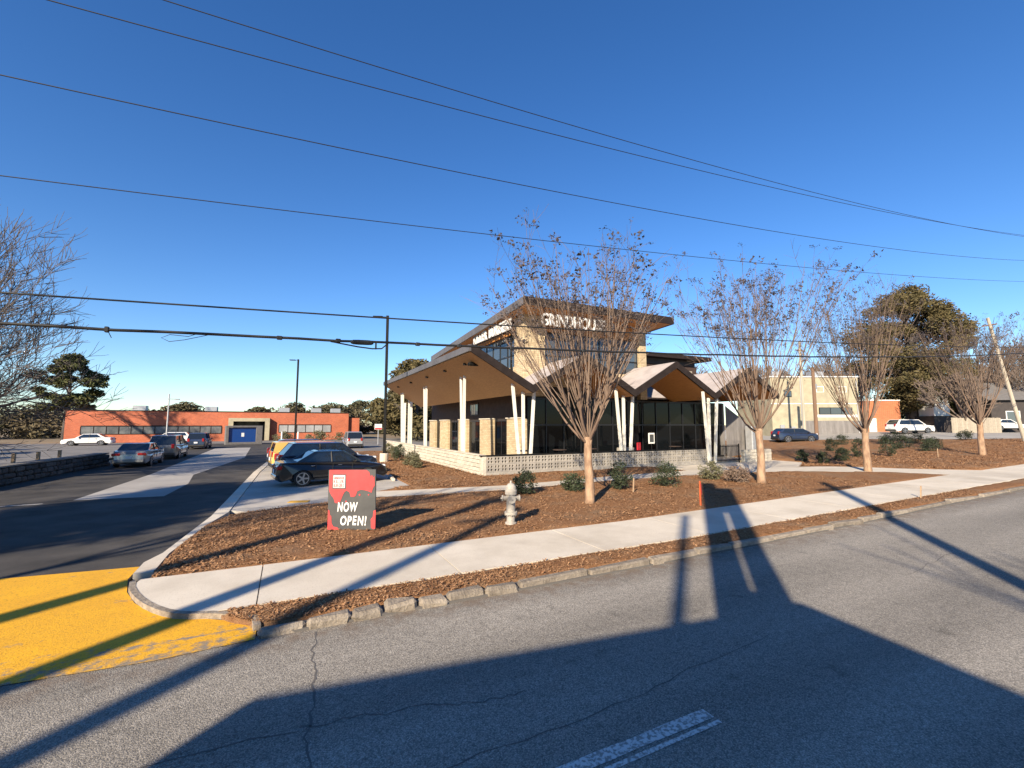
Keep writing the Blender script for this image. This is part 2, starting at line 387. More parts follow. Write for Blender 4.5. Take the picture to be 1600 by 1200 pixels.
def grid_sheet(name, poly, dz, m, res, parent=None, lump=0, skirt=0.0, kind='structure', seed=0):
    bm = bmesh.new()
    vs = [bm.verts.new((x, y, 0)) for x, y in poly]; bm.faces.new(vs)
    xs = [p[0] for p in poly]; ys = [p[1] for p in poly]
    for ax, lo, hi in ((0, min(xs), max(xs)), (1, min(ys), max(ys))):
        k = math.floor(lo/res)+1
        while k*res < hi-1e-4:
            co = [0,0,0]; no = [0,0,0]; co[ax] = k*res+.0007; no[ax] = 1
            bmesh.ops.bisect_plane(bm, geom=bm.verts[:]+bm.edges[:]+bm.faces[:], plane_co=co, plane_no=no)
            k += 1
    if skirt:
        be = [e for e in bm.edges if len(e.link_faces) == 1]
        bmesh.ops.recalc_face_normals(bm, faces=bm.faces)
    rn = random.Random(seed); ph = [rn.uniform(0, 6) for _ in range(8)]
    bverts = set(v for e in bm.edges if len(e.link_faces) == 1 for v in e.verts) if lump else set()
    for v in bm.verts:
        x, y = v.co.x, v.co.y; z = g(x, y)+dz
        if lump:
            h = math.sin(x*1.1+ph[0]+math.sin(y*.8+ph[5]))*math.sin(y*1.3+ph[1])*.5+math.sin(x*3.1+y*1.7+ph[2])*.22+math.sin(y*4.1-x*2.3+ph[3])*.16+rn.uniform(-.35, .35)
            z += lump*(h if v not in bverts else -.5+.3*h)
            if v in bverts:
                v.co.x += .02*math.sin(y*9+x*5); v.co.y += .025*math.sin(x*7+ph[4])+rn.uniform(-.015, .015)
        v.co.z = z
    if skirt:
        r = bmesh.ops.extrude_edge_only(bm, edges=be)
        for v in [q for q in r['geom'] if isinstance(q, bmesh.types.BMVert)]: v.co.z -= skirt
    bmesh.ops.recalc_face_normals(bm, faces=bm.faces)
    me = bpy.data.meshes.new(name); bm.to_mesh(me); bm.free(); me.materials.append(m)
    if lump: me.polygons.foreach_set('use_smooth', [True]*len(me.polygons))
    o = link(name, me, parent)
    if kind: o['kind'] = kind
    return o

# one ground sheet out to the horizon
gx = [-1500,-800,-400,-200]+list(range(-120, -20, 10))+list(range(-20, 90, 2))+list(range(90, 210, 20))+[300,500,900,1600]
gy = [-1500,-700,-300,-120,-60,-30]+list(range(-20, 60, 2))+list(range(60, 220, 20))+[300,500,900,1700]
vs = [(x, y, g(x, y)-.16) for y in gy for x in gx]; nx = len(gx)
fs = [(j*nx+i, j*nx+i+1, (j+1)*nx+i+1, (j+1)*nx+i) for j in range(len(gy)-1) for i in range(nx-1)]
mb = MB(); mb.add(vs, fs); tag(mb.build('ground', M['soil'], smooth=True), kind='structure')

road = grid_sheet('road', [(-90,-.7),(120,-.7),(120,6.60),(-90,6.60)], 0.0, M['asphalt'], 5.0)
def strip(pts, w, z, jit=0, rn=random):
    mb = MB(); n = len(pts); vs = []
    for i, (x, y) in enumerate(pts):
        dx = pts[min(i+1, n-1)][0]-pts[max(i-1, 0)][0]; dy = pts[min(i+1, n-1)][1]-pts[max(i-1, 0)][1]
        l = math.hypot(dx, dy) or 1; ww = w*(1+rn.uniform(-jit, jit))
        vs += [(x-dy/l*ww/2, y+dx/l*ww/2, g(x, y)+z), (x+dy/l*ww/2, y-dx/l*ww/2, g(x, y)+z)]
    mb.add(vs, [(2*i, 2*i+1, 2*i+3, 2*i+2) for i in range(n-1)]); return mb
def wig(a, b, n, amp, rn):
    out = []; off = 0
    for i in range(n+1):
        t = i/n; off = off*.7+rn.uniform(-amp, amp)
        dx, dy = b[0]-a[0], b[1]-a[1]; l = math.hypot(dx, dy)
        out.append((a[0]+dx*t-dy/l*off, a[1]+dy*t+dx/l*off))
    return out
rn = random.Random(3)
for a, b, w in (((.45,6.4),(.2,3.6),.015), ((-1.0,3.3),(5.5,3.75),.010), ((5.5,3.75),(12.,4.3),.010), ((-6,4.9),(.2,4.5),.012), ((.2,4.5),(2.2,4.1),.012), ((6.5,1.9),(16,2.4),.015)):
    tag(strip(wig(a, b, 34, .035, rn), w, .003, .6, rn).build('crack', M['crack'], road))
for x0 in (-8.9, 1.0, 13.2, 25.4, 37.6):                          # white lane dashes, double and rubbed
    for dy, w in ((0, .12), (-.125, .045)):
        pts = [(x0+.28*i, 3.06+dy+.016*(x0+.28*i-2.5)*0) for i in range(10)]
        tag(strip(pts, w, .004, .12, rn).build('lane_marking', M['white_paint'], road))

# driveway, lots, side street
tag(grid_sheet('driveway', [(-10.6,6.7),(-.28,6.7),(-.3,7),(-.8,7.45),(-1.2,7.65),(-1.55,8.05),(-1.86,8.55),(-2.1,9.16),(-2.26,9.9),(-2.28,10.7),(-2.12,11.3),(-1.8,15.2),(-1.52,28),(-.77,43.4),(-.3,52),(1,75),(-10.6,75)], .004, M['new_asphalt'], 6.0))
tag(grid_sheet('yellow_apron', [(-10.6,6.50),(-5.2,6.58),(-3.9,6.46),(-2.5,6.52),(-1.2,6.42),(-.24,6.5),(-.24,6.98),(-.84,7.44),(-1.25,7.64),(-1.58,8.04),(-1.88,8.55),(-2.12,9.16),(-2.29,9.9),(-2.31,10.66),(-4.3,10.9),(-10.6,11.2)], .009, M['yellow'], 3.0))
tag(grid_sheet('concrete_patch', [(-6.5,20.9),(-3.9,20.6),(-3.8,24.5),(-4.25,28.7),(-2.9,42),(-3.6,60),(-7.0,60),(-6.6,42),(-6.3,30)], .009, M['patch'], 6.0))
tag(grid_sheet('parking_lot', [(-60,27),(-14.2,27),(-12.4,46),(-10.4,60),(-10.4,75),(2,75.2),(2,86),(-60,86)], -.01, M['lot_asphalt'], 8.0))
tag(grid_sheet('rear_lot', [(-.2,46.2),(9,46.2),(40,46.2),(40,90),(1.2,90),(1.0,75)], -.006, M['lot_asphalt'], 8.0))
tag(grid_sheet('side_street', [(50.5,32.5),(61.5,16.6),(75,12),(140,12),(140,60),(80,60),(46,46),(46,38)], -.02, M['street'], 4.0))
rn = random.Random(5)
for i, (x, y) in enumerate(((-8.9, 20.3), (-8.4, 16.4))):
    tag(strip([(x+.3*k, y+.02*k) for k in range(7)], .11, .009, .1, rn).build('parking_line', M['white_paint'], bpy.data.objects['driveway']))

# concrete kerb strip beside the driveway, pads under the parked cars, front path
tag(grid_sheet('driveway_kerb', [(-2.24,9.95),(-2.26,10.7),(-2.1,11.3),(-1.78,15.2),(-1.5,28),(-.75,43.4),(-.4,46),(-.1,46),(-.45,43.4),(-1.2,28),(-1.42,15.6),(-1.72,13.9),(-1.98,11.2),(-1.96,9.95)], .07, M['concrete'], 4.0, skirt=.12))
pad = tag(grid_sheet('parking_pad', [(-1.4,16.0),(-.87,15.55),(.5,16.1),(2.96,16.6),(3.1,18.05),(4.75,19.2),(4.75,46.1),(-.12,46.1),(-.46,43.4),(-1.18,28)], .05, M['concrete_pad'], 5.0, skirt=.1))
for y in (19.9, 23.1, 26.3, 29.5, 32.7):
    tag(strip([(-.9,y),(1.5,y+.25),(4.4,y+.55)], .10, .056).build('parking_line', M['white_paint'], pad))
    wsx = MB(); wsx.cbox((0,0,.06), (.16,1.8,.12), .03)
    o = wsx.build('wheel_stop', M['concrete'], None, loc=(4.55, y+1.9, .05), rot=(0,0,R(-6)))
    tag(o, {19.9:'pale concrete wheel stop in front of the black sedan', 23.1:'pale concrete wheel stop in front of the dark blue suv', 26.3:'pale concrete wheel stop in front of the yellow van', 29.5:'pale concrete wheel stop in front of the charcoal suv'}.get(y, 'pale concrete wheel stop at an empty far parking bay'), 'wheel stop', 'wheel stops along the bed')
path = tag(grid_sheet('front_path', [(2.96,16.62),(8.1,16.15),(12.5,16.5),(18.7,15.9),(23,14.15),(26.3,11.2),(27.2,9.56),(30.5,9.56),(28.4,12),(26.3,15.9),(31.2,18.6),(31.2,20.7),(20.3,20.7),(20.2,18.3),(14.5,18.0),(8.7,17.3),(3.1,18.03)], .055, M['concrete'], 1.5, skirt=.1))
ys_ = MB(); ys_.box(0,0,0,.62,.34,.012)
tag(ys_.build('yellow_marking', M['yellow_strip'], pad, loc=(.12,16.72,.056), rot=(0,0,R(-18))))

# sidewalk: slabs with open joints, rounded end at the driveway
sw = tag(grid_sheet('sidewalk', [(-2.0,9.45),(-2.02,9.2),(-1.8,8.6),(-1.5,8.1),(-1.18,7.75),(-.7,7.62),(80,7.62),(80,9.4)], .055, M['kerb'], 6.0))
def slab(poly):
    o = grid_sheet('slab', poly, .075, M['concrete'], 1.6, sw, skirt=.08, kind=None); return o
x = -.28; first = True
while x < 72:
    x1 = x+(3.06 if x < 36 else 6.1); j = .009
    if first:
        slab([(-2.04,9.55),(-2.08,9.16),(-1.84,8.55),(-1.55,8.05),(-1.23,7.7),(-.81,7.5),(x-j,7.5),(x-j+.0,9.52)]); first = False
    slab([(x+j,7.5),(x1-j,7.5),(x1-j,9.52),(x+j,9.52)]); x = x1

# mulch beds
bedA = [(-1.94,9.56),(27.1,9.56),(26.2,11.2),(22.95,14.1),(18.7,15.85),(12.5,16.45),(8.1,16.1),(2.96,16.55),(.5,16.02),(-.87,15.47),(-1.4,14.9),(-1.7,13.9),(-1.94,11.2)]
bedC = [(-.2,6.78),(70,6.78),(70,7.48),(-.78,7.48)]
bedB = [(3.12,18.08),(8.7,17.36),(14.5,18.06),(20.15,18.36),(20.2,21.05),(9.3,21.05),(8.95,21.4),(8.95,46),(4.82,46),(4.82,19.2)]
bedD = [(30.6,9.58),(75,9.58),(75,11.9),(61,16.4),(50.3,32.3),(45.5,38),(31.3,38),(31.3,18.5),(26.45,15.9),(28.5,12.02)]
for k, (nm, p, rs, lp) in enumerate((('front_bed', bedA, .28, .030), ('verge_strip', bedC, .24, .025), ('planting_bed', bedB, .6, .05), ('side_bed', bedD, 1.2, .10))):
    tag(grid_sheet(nm, p, .075 if nm != 'verge_strip' else .07, M['mulch'], rs, lump=lp, skirt=.2, seed=k))
def inside(poly, x, y):
    c = False; n = len(poly)
    for i in range(n):
        x0, y0 = poly[i]; x1, y1 = poly[(i+1) % n]
        if (y0 > y) != (y1 > y) and x < (x1-x0)*(y-y0)/(y1-y0)+x0: c = not c
    return c
def chips(name, poly, n, xr, yr, zo, smin, smax, seed):
    r = random.Random(seed); V = []; F = []
    while len(F) < n:
        x = xr[0]+(xr[1]-xr[0])*r.random()**1.7; y = r.uniform(*yr)
        if not inside(poly, x, y): continue
        l = r.uniform(smin, smax); w = l*r.uniform(.18, .45); a = r.uniform(0, 6.28); t = r.uniform(-.5, .5)
        ca, sa = math.cos(a), math.sin(a); z = g(x, y)+zo+r.uniform(-.02, .022); b = len(V)
        for u, q in ((-l,-w),(l,-w),(l,w),(-l,w)):
            V.append((x+(u*ca-q*sa)*.5, y+(u*sa+q*ca)*.5, z+u*.5*t+q*r.uniform(-.3,.3)))
        F.append((b,b+1,b+2,b+3))
    mb = MB(); mb.add(V, F); o = mb.build(name, M['chip'], fix=False)
    return tag(o, 'loose brown bark chips over the planting bed', 'mulch', kind='stuff')
chips('mulch_chips', bedA, 46000, (-1.9, 22), (9.58, 16.3), .085, .02, .085, 1)
chips('mulch_chips', bedC, 15000, (-.6, 22), (6.8, 7.46), .08, .015, .065, 2)
chips('mulch_chips', bedD, 14000, (27, 60), (9.7, 18), .10, .05, .13, 4)
chips('mulch_chips', [(-1.9,9.2),(30,9.2),(30,9.6),(-1.9,9.6)], 260, (-1.8, 25), (9.25, 9.58), .028, .02, .06, 5)
chips('mulch_chips', [(-.8,7.4),(30,7.4),(30,7.8),(-.8,7.8)], 320, (-.7, 22), (7.44, 7.75), .028, .02, .055, 6)
chips('mulch_chips', bedB, 13000, (4.0, 20), (17.5, 34), .09, .04, .12, 3)

# granite kerb stones
kb = MB(); kb.add([(x_, y_, g(x_, 6.6)+z_) for x_ in [-.2+3*i for i in range(25)] for y_, z_ in ((6.50,-.1),(6.50,.03),(6.80,.03))],
                  [(3*i+j, 3*i+j+1, 3*i+j+4, 3*i+j+3) for i in range(24) for j in range(2)])
kerb = tag(kb.build('kerb', M['crack']), kind='structure')
rn = random.Random(11); x = -.22
while x < 60:
    l = rn.uniform(.42, .68) if x < 3.2 else (rn.uniform(.9, 1.4) if x < 14 else rn.uniform(1.6, 2.6))
    mb = MB(); mb.cbox((0,0,0), (l-.03, .22 if x < 3.2 else .16, .24), .045 if x < 3.2 else .025, .026 if x < 3.2 else .009, rn)
    mb.build('kerb_stone', M['kerb'], kerb, loc=(x+l/2, 6.60+rn.uniform(-.02, .02), g(x+l/2, 6.6)-.005+rn.uniform(-.02, .02)), rot=(rn.uniform(-.06,.06), rn.uniform(-.02,.02), rn.uniform(-.04,.04)))
    x += l
rim_pts = [(-2.13,9.5),(-2.06,9.16),(-1.95,8.85),(-1.82,8.55),(-1.68,8.28),(-1.53,8.04),(-1.38,7.84),(-1.22,7.68),(-1.03,7.56),(-.82,7.48),(-.52,7.30),(-.28,7.06),(-.23,6.75)]
mb = strip(rim_pts, .085, .080); o = mb.build('rounded_kerb', M['kerb']); o['kind'] = 'structure'
sol = o.modifiers.new('s', 'SOLIDIFY'); sol.thickness = .075; sol.offset = 1 if o.data.polygons[0].normal.z < 0 else -1

# ------------------------------------------------------------------ restaurant
B = empty('restaurant_building', (13, 24.4, 0), 0, 'low restaurant with zigzag canopy, raised clerestory and overhanging wood soffit', 'building')
def bp(mb, name, m, parent=None, smooth=False):
    """a part given in world coordinates under the building (or under one of its parts)"""
    o = mb.build(name, m, B if parent is None else parent, smooth)
    if parent is None: o.location = (-13, -24.4, 0)
    return o
YF = 20.7; HI = 6.55; LO = 4.62
nodes = [(8.1, HI), (11.6, LO), (15.1, HI), (18.6, LO), (22.1, HI), (25.6, LO), (29.1, HI), (32.3, LO+.2)]
def yb(i): return 43.0 if i < 2 else 29.0
# floor slab, lower walls
mb = MB(); mb.box(9.25, 21.35, -.1, 31.2, 45.5, .12); bp(mb, 'patio_slab', M['concrete'])
mb = MB(); mb.box(13.25, 24.7, .12, 31.0, 43.8, 4.3); bp(mb, 'inner_core', M['dark_wall'])
mb = MB(); mb.box(13.0, 24.45, 3.02, 13.22, 44.0, 5.6); bp(mb, 'side_wall', M['brown_wall'])
mb = MB(); mb.box(13.02, 24.5, .12, 13.2, 44.0, 3.015); bp(mb, 'recess_wall', M['dark_wall'])
# split stone piers along the left wall
for y0, y1, th in ((24.42, 26.3, .5), (28.7, 30.8, .55), (33.6, 35.4, .55), (38.3, 40.5, .55), (42.2, 43.9, .5)):
    mb = MB(); mb.cbox((12.98+.05, (y0+y1)/2, 1.56), (th, y1-y0, 2.9), .02); pr = bp(mb, 'stone_pier', M['stone'])
    mb = MB(); mb.box(12.70, y0-.04, 3.0, 13.1, y1+.04, 3.07); bp(mb, 'pier_cap', M['concrete'], pr)
# side doors and high windows between piers
for y0, y1 in ((26.5, 28.5), (31.0, 33.4), (35.7, 38.0), (40.8, 42.0)):
    mb = MB(); mb.box(12.97, y0, .12, 13.0, y0+.06, 2.9); mb.box(12.97, y1-.06, .12, 13.0, y1, 2.9); mb.box(12.97, y0+.06, 2.84, 13.0, y1-.06, 2.9)
    mb.box(12.97, (y0+y1)/2-.03, .12, 13.0, (y0+y1)/2+.03, 2.84)
    d = bp(mb, 'side_door', M['mullion'])
    mb = MB(); mb.box(12.98, y0+.06, .15, 12.99, (y0+y1)/2-.03, 2.83); bp(mb, 'pane', M['glass'], d)
    mb = MB(); mb.box(12.98, (y0+y1)/2+.03, .15, 12.99, y1-.06, 2.83); bp(mb, 'pane', M['glass'], d)
for y0 in (31.6,):
    mb = MB(); mb.box(12.95, y0, 3.35, 13.0, y0+1.6, 4.3); f = bp(mb, 'side_window', M['mullion'])
    for k in range(3):
        mb = MB(); mb.box(12.93, y0+.06+.51*k, 3.41, 12.955, y0+.06+.51*k+.46, 4.24); bp(mb, 'pane', M['sky_glass'], f)
# storefront
mb = MB()
for xx in np.arange(13.3, 30.9, 1.32): mb.box(xx-.035, 24.36, .12, xx+.035, 24.5, 4.3)
for z0, z1 in ((.12, .25), (2.55, 2.66), (4.2, 4.32)): mb.box(13.25, 24.38, z0, 30.9, 24.48, z1)
sf = bp(mb, 'storefront', M['mullion'])
for i, xx in enumerate(np.arange(13.3, 29.6, 1.32)):
    for z0, z1 in ((.25, 2.55), (2.66, 4.2)):
        mb = MB(); mb.box(xx+.035, 24.42, z0, xx+1.285, 24.44, z1); bp(mb, 'pane', M['glass'], sf)
mb = MB(); mb.box(30.9, 24.4, .1, 31.1, 34, 4.3); bp(mb, 'end_wall', M['grey_board'])

# folded canopy
for i in range(len(nodes)-1):
    (xa, za), (xb, zb) = nodes[i], nodes[i+1]; y1 = yb(i)
    y1 = yb(0) if i == 0 else (24.6 if 1 <= i <= 4 else 30.0)
    if i == 1:                                                  # second plane stops at the clerestory wall beside the long bay
        pass
    for nm, dz0, dz1, m, in_ in (('canopy_deck', .0, .08, 'membrane', 0), ('canopy_soffit', -.30, -.22, 'wood' if i == 0 else 'wood_warm', .10)):
        mb = MB(); y0 = YF+.02+in_
        vs = [(xa,y0,za+dz0),(xb,y0,zb+dz0),(xb,y1,zb+dz0),(xa,y1,za+dz0),(xa,y0,za+dz1),(xb,y0,zb+dz1),(xb,y1,zb+dz1),(xa,y1,za+dz1)]
        mb.add(vs, [(3,2,1,0),(4,5,6,7),(0,1,5,4),(1,2,6,5),(2,3,7,6),(3,0,4,7)]); bp(mb, nm, M[m])
    mb = MB(); y0 = YF-.08; vs = []
    for yy in (y0, YF+.015):
        vs += [(xa,yy,za-.34),(xb,yy,zb-.34),(xb,yy,zb+.10),(xa,yy,za+.10)]
    mb.add(vs, [(0,1,2,3),(7,6,5,4),(0,4,5,1),(1,5,6,2),(2,6,7,3),(3,7,4,0)]); bp(mb, 'fascia', M['fascia'])
mb = MB(); mb.box(7.98, YF+.02, HI-.26, 8.095, 43.0, HI+.07); bp(mb, 'eave_trim', M['metal_roof'])
# long left bay: from the valley back up to the wall
mb = MB(); vs = [(11.6,24.6,LO),(13.05,24.6,LO+.8),(13.05,43,LO+.8),(11.6,43,LO)]
vs += [(x_,y_,z_+.08) for x_,y_,z_ in vs]; mb.add(vs, [(3,2,1,0),(4,5,6,7),(0,1,5,4),(1,2,6,5),(2,3,7,6),(3,0,4,7)]); bp(mb, 'canopy_deck', M['membrane'])
mb = MB(); vs = [(11.6,24.6,LO-.3),(13.0,24.6,LO+.5),(13.0,43,LO+.5),(11.6,43,LO-.3)]
vs += [(x_,y_,z_+.07) for x_,y_,z_ in vs]; mb.add(vs, [(3,2,1,0),(4,5,6,7),(0,1,5,4),(1,2,6,5),(2,3,7,6),(3,0,4,7)]); bp(mb, 'canopy_soffit', M['wood'])
mb = MB(); mb.box(23.3, 24.6, 4.5, 31, 30, 4.6); bp(mb, 'low_roof', M['membrane'])
# soffit lights and heater
for y in (23.0, 26.5, 30.5, 35, 39.5):
    mb = MB(); mb.lathe([(.11, 0), (.11, .10)], 12, (8.62, y, HI-.30-.29-.09)); bp(mb, 'soffit_light', M['steel_dark'])
mb = MB(); mb.cbox((9.15, 22.1, 5.83), (1.35, .30, .18), .04); mb.box(8.7, 22.07, 5.9, 8.74, 22.12, 6.1); mb.box(9.5, 22.07, 5.7, 9.54, 22.12, 5.95); bp(mb, 'patio_heater', M['steel_dark'])
# columns: splayed trios at the front valleys, pairs down the left side
def column(p0, p1, r):
    mb = MB(); d = Vector(p1)-Vector(p0)
    a = r
    vs = [(p[0]+sx*a, p[1]+sy*a, p[2]) for p in (p0, p1) for sx, sy in ((-1,-1),(1,-1),(1,1),(-1,1))]
    mb.add(vs, [(3,2,1,0),(4,5,6,7),(0,1,5,4),(1,2,6,5),(2,3,7,6),(3,0,4,7)]); bp(mb, 'column', M['white_steel'])
for vx, fy in ((11.6, 21.55), (18.6, 21.55), (25.45, 21.0)):
    for b_, t_, dy in ((-.32, -.85, 0), (-.02, -.12, .18), (.26, .48, 0)):
        tz = LO-.32+abs(t_)*.553+.04
        column((vx+b_, fy+dy, .1), (vx+t_, fy+dy-.15, tz), .070)
for y in (25.5, 33.7, 41.4):
    for dy, ty in ((-.12, -.34), (.14, .30)):
        column((9.5, y+dy, .1), (9.42, y+ty, HI-.32-1.32*.553+.06), .062)
mb = MB(); mb.box(10.4, 43.0, .1, 10.55, 43.15, 5); bp(mb, 'column', M['white_steel'])
for y in (44.3, 47.0): column((11.0, y, .1), (11.0, y, 4.9), .09)

# raised clerestory volume
def q8(mb, x0, y0, x1, y1, zb0, zt):                           # box with a top given by function zt(y)
    vs = [(x0,y0,zb0),(x1,y0,zb0),(x1,y1,zb0),(x0,y1,zb0),(x0,y0,zt(y0)),(x1,y0,zt(y0)),(x1,y1,zt(y1)),(x0,y1,zt(y1))]
    mb.add(vs, [(3,2,1,0),(4,5,6,7),(0,1,5,4),(1,2,6,5),(2,3,7,6),(3,0,4,7)])
zr = lambda y: 10.06-(y-22.5)*.053                             # roof top plane
mb = MB(); q8(mb, 13.3, 24.7, 22.9, 40.6, 4.3, lambda y: zr(y)-.42); bp(mb, 'upper_wall', M['dark_wall'])
mb = MB(); mb.cbox((13.75, 24.95, 7.0), (1.56, 1.3, 5.2), .02); bp(mb, 'stone_pier', M['stone'])
mb = MB(); mb.cbox((22.72, 24.9, 7.0), (.62, 1.2, 5.2), .02); bp(mb, 'stone_pier', M['stone'])
mb = MB(); mb.cbox((18.5, 24.58, 5.6), (7.8, .2, 1.1), .02); bp(mb, 'upper_sill_wall', M['stone'])
mb = MB(); mb.cbox((13.12, 33.1, 5.75), (.26, 14.8, 1.2), .02); bp(mb, 'upper_sill_wall', M['stone'])
mb = MB(); mb.cyl((12.84, 25.75, 5.2), (12.84, 25.75, 9.3), .07, 8); bp(mb, 'downpipe', M['steel_dark'])
def upper_window(horizontal, a0, a1, n, z0, z1, c):
    mb = MB()
    bx = (lambda u0, u1, w0, w1, t0, t1: mb.box(u0, c-t1, w0, u1, c-t0, w1)) if horizontal else (lambda u0, u1, w0, w1, t0, t1: mb.box(c-t1, u0, w0, c-t0, u1, w1))
    st = (a1-a0)/n
    for i in range(n+1): bx(a0+i*st-.04, a0+i*st+.04, z0, z1, -.05, .06)
    for z in (z0, (z0*.62+z1*.38), z1): bx(a0+.04, a1-.04, z-.045, z+.045, -.04, .045)
    f = bp(mb, 'window_frame', M['mullion'])
    zm = z0*.62+z1*.38
    for i in range(n):
        for w0, w1 in ((z0+.045, zm-.045), (zm+.045, z1-.045)):
            mb = MB()
            t = random.uniform(-.006, .006)
            bx(a0+i*st+.04, a0+(i+1)*st-.04, w0, w1, -.02+t, .012+t); bp(mb, 'pane', M['sky_glass'], f)
upper_window(True, 14.55, 22.4, 7, 6.15, 8.55, 24.62)
upper_window(False, 25.8, 40.2, 12, 6.35, 8.5, 13.22)
for nm, mb_, in (('beam', MB()),):
    mb_.box(14.5, 24.4, 8.6, 22.5, 24.66, 9.5); bp(mb_, nm, M['wood_warm'])
mb = MB(); mb.box(13.06, 25.7, 8.56, 13.28, 40.4, 9.05); bp(mb, 'beam', M['wood_warm'])
# oversailing roof
x0, x1, y0, y1 = 12.05, 23.9, 22.5, 41.2
mb = MB(); vs = [(x, y, zr(y)+d) for d in (-.10, 0) for x, y in ((x0,y0),(x1,y0),(x1,y1),(x0,y1))]
mb.add(vs, [(3,2,1,0),(4,5,6,7),(0,1,5,4),(1,2,6,5),(2,3,7,6),(3,0,4,7)]); bp(mb, 'roof', M['metal_roof'])
mb = MB(); vs = [(x, y, zr(y)+d) for d in (-.42, -.36) for x, y in ((x0+.1,y0+.1),(x1-.1,y0+.1),(x1-.1,y1-.1),(x0+.1,y1-.1))]
mb.add(vs, [(3,2,1,0),(4,5,6,7),(0,1,5,4),(1,2,6,5),(2,3,7,6),(3,0,4,7)]); bp(mb, 'roof_soffit', M['wood_warm'])
for (xa, ya, xb, yb_) in ((x0-.02, y0-.03, x1+.02, y0+.06), (x0-.02, y1-.06, x1+.02, y1+.03)):
    mb = MB(); mb.box(xa, ya, zr(ya)-.46, xb, yb_, zr(ya)+.03); bp(mb, 'roof_fascia', M['fascia'])
for (xa, xb) in ((x0-.03, x0+.06), (x1-.06, x1+.03)):
    mb = MB(); vs = [(x, y, zr(y)+d) for d in (-.45, .025) for x, y in ((xa,y0+.06),(xb,y0+.06),(xb,y1-.06),(xa,y1-.06))]
    mb.add(vs, [(3,2,1,0),(4,5,6,7),(0,1,5,4),(1,2,6,5),(2,3,7,6),(3,0,4,7)]); bp(mb, 'roof_fascia', M['metal_roof'])
# second roof further back on the right, tan plant screen
mb = MB(); mb.box(24.6, 29.0, 4.4, 33.5, 38, 7.9); bp(mb, 'rear_wall', M['brown_wall'])
mb = MB(); mb.box(23.95, 28.2, 8.4, 34.6, 39, 8.75); bp(mb, 'rear_roof', M['fascia'])
mb = MB(); mb.box(24.8, 28.9, 7.9, 33.2, 37.8, 8.4); bp(mb, 'rear_clerestory', M['dark_wall'])
mb = MB(); mb.box(27.6, 27.3, 4.6, 31.0, 28.2, 7.2); bp(mb, 'plant_screen', M['fence_tan'])
mb = MB(); mb.box(12.6, 41.3, 5.2, 14.5, 43.4, 7.3); bp(mb, 'end_block', M['metal_roof'])

# signs on the building
def glyph(ch, size, ext, off=0.012, shear=0.0, m=None):
    cu = bpy.data.curves.new('t', 'FONT'); cu.body = ch; cu.size = size; cu.extrude = ext; cu.offset = off; cu.shear = shear; cu.resolution_u = 3
    o = bpy.data.objects.new('t', cu); COL.objects.link(o); bpy.context.view_layer.update()
    me = bpy.data.meshes.new_from_object(o.evaluated_get(bpy.context.evaluated_depsgraph_get()))
    w = o.dimensions.x; bpy.data.objects.remove(o); bpy.data.curves.remove(cu)
    me.materials.clear(); me.materials.append(m)
    return me, w
def write(text, root, size, width, m, ext=.05, off=.02, shear=0, y=0, z=0, x0=0, bounce=0):
    gl = [(None, size*.32) if c == ' ' else glyph(c, size, ext, off, shear, m) for c in text]
    tot = sum(w for _, w in gl)+size*.09*(len(gl)-1); k = width/tot; x = x0; r = random.Random(4)
    for me, w in gl:
        if me is not None:
            mnx = min(v.co.x for v in me.vertices)
            o = link('letter', me, root, (x-mnx*k, y, z+r.uniform(-bounce, bounce)), (R(90), 0, 0)); o.scale = (k, 1, 1)
        x += (w+size*.09)*k
sg = empty('roof_sign', (13.35, 22.74, 8.58), 0, 'white capital letters reading GRINDHOUSE under the front roof edge', 'sign')
write('GRINDHOUSE', sg, 1.02, 4.75, M['letter_white'])
mb = MB(); mb.box(-.1, .06, -.07, 4.9, .10, -.03)
for xx in (.3, 2.4, 4.5): mb.box(xx, .07, -.03, xx+.05, .11, 1.0)
mb.build('rail', M['steel_dark'], sg)
sg = empty('roof_sign', (12.32, 31.0, 8.60), R(-90), 'white capital letters reading KILLER BURGERS under the left roof edge', 'sign')
write('KILLER BURGERS', sg, 1.0, 6.3, M['letter_white'])
mb = MB(); mb.box(-.1, .06, -.09, 6.5, .12, -.03)
for xx in (.3, 3.1, 6.2): mb.box(xx, .07, -.03, xx+.05, .11, .75)
mb.build('rail', M['steel_dark'], sg)

# ------------------------------------------------------------------ patio walls
wl = empty('patio_wall', (9.0, 21.1, 0), 0, 'low cream wall of long split faced blocks down the left of the patio', 'wall')
rn = random.Random(21); shared = {}
mb = MB(); mb.box(-.02, .2, -.1, .11, 24.5, .98); mb.build('wall_core', M['crack'], wl)
for c in range(5):
    y = 0.22+(c % 2)*.3; L0 = .6
    if c % 2:
        k = ('h', c % 2)
        mb = MB(); mb.cbox((0,0,0), (.20, .285, .196), .012, .006, rn); mb.build('block', M['stone_block'], wl, loc=(0, .22+.15, .10+c*.204))
    while y < 24.2:
        v = rn.randrange(5)
        if v not in shared:
            mb = MB(); mb.cbox((0,0,0), (.20, .582, .190), .02, .010, rn); shared[v] = mb.mesh('block', M['stone_block'])
        link('block', shared[v], wl, (rn.uniform(-.012, .012), y+.3, .10+c*.204)); y += .6
mb = MB(); mb.cbox((.02, 12.4, 1.045), (.30, 24.6, .055), .01); mb.build('coping', M['concrete'], wl)
bw = empty('breeze_block_wall', (9.0, 21.1, 0), 0, 'low grey breeze block wall with square holes along the front of the patio', 'wall')
mb = MB(); t = .066
for x in (0, .2-t/2, .4-t): mb.box(x+.003, 0, .003, x+t-.003+(0), .19, .397)
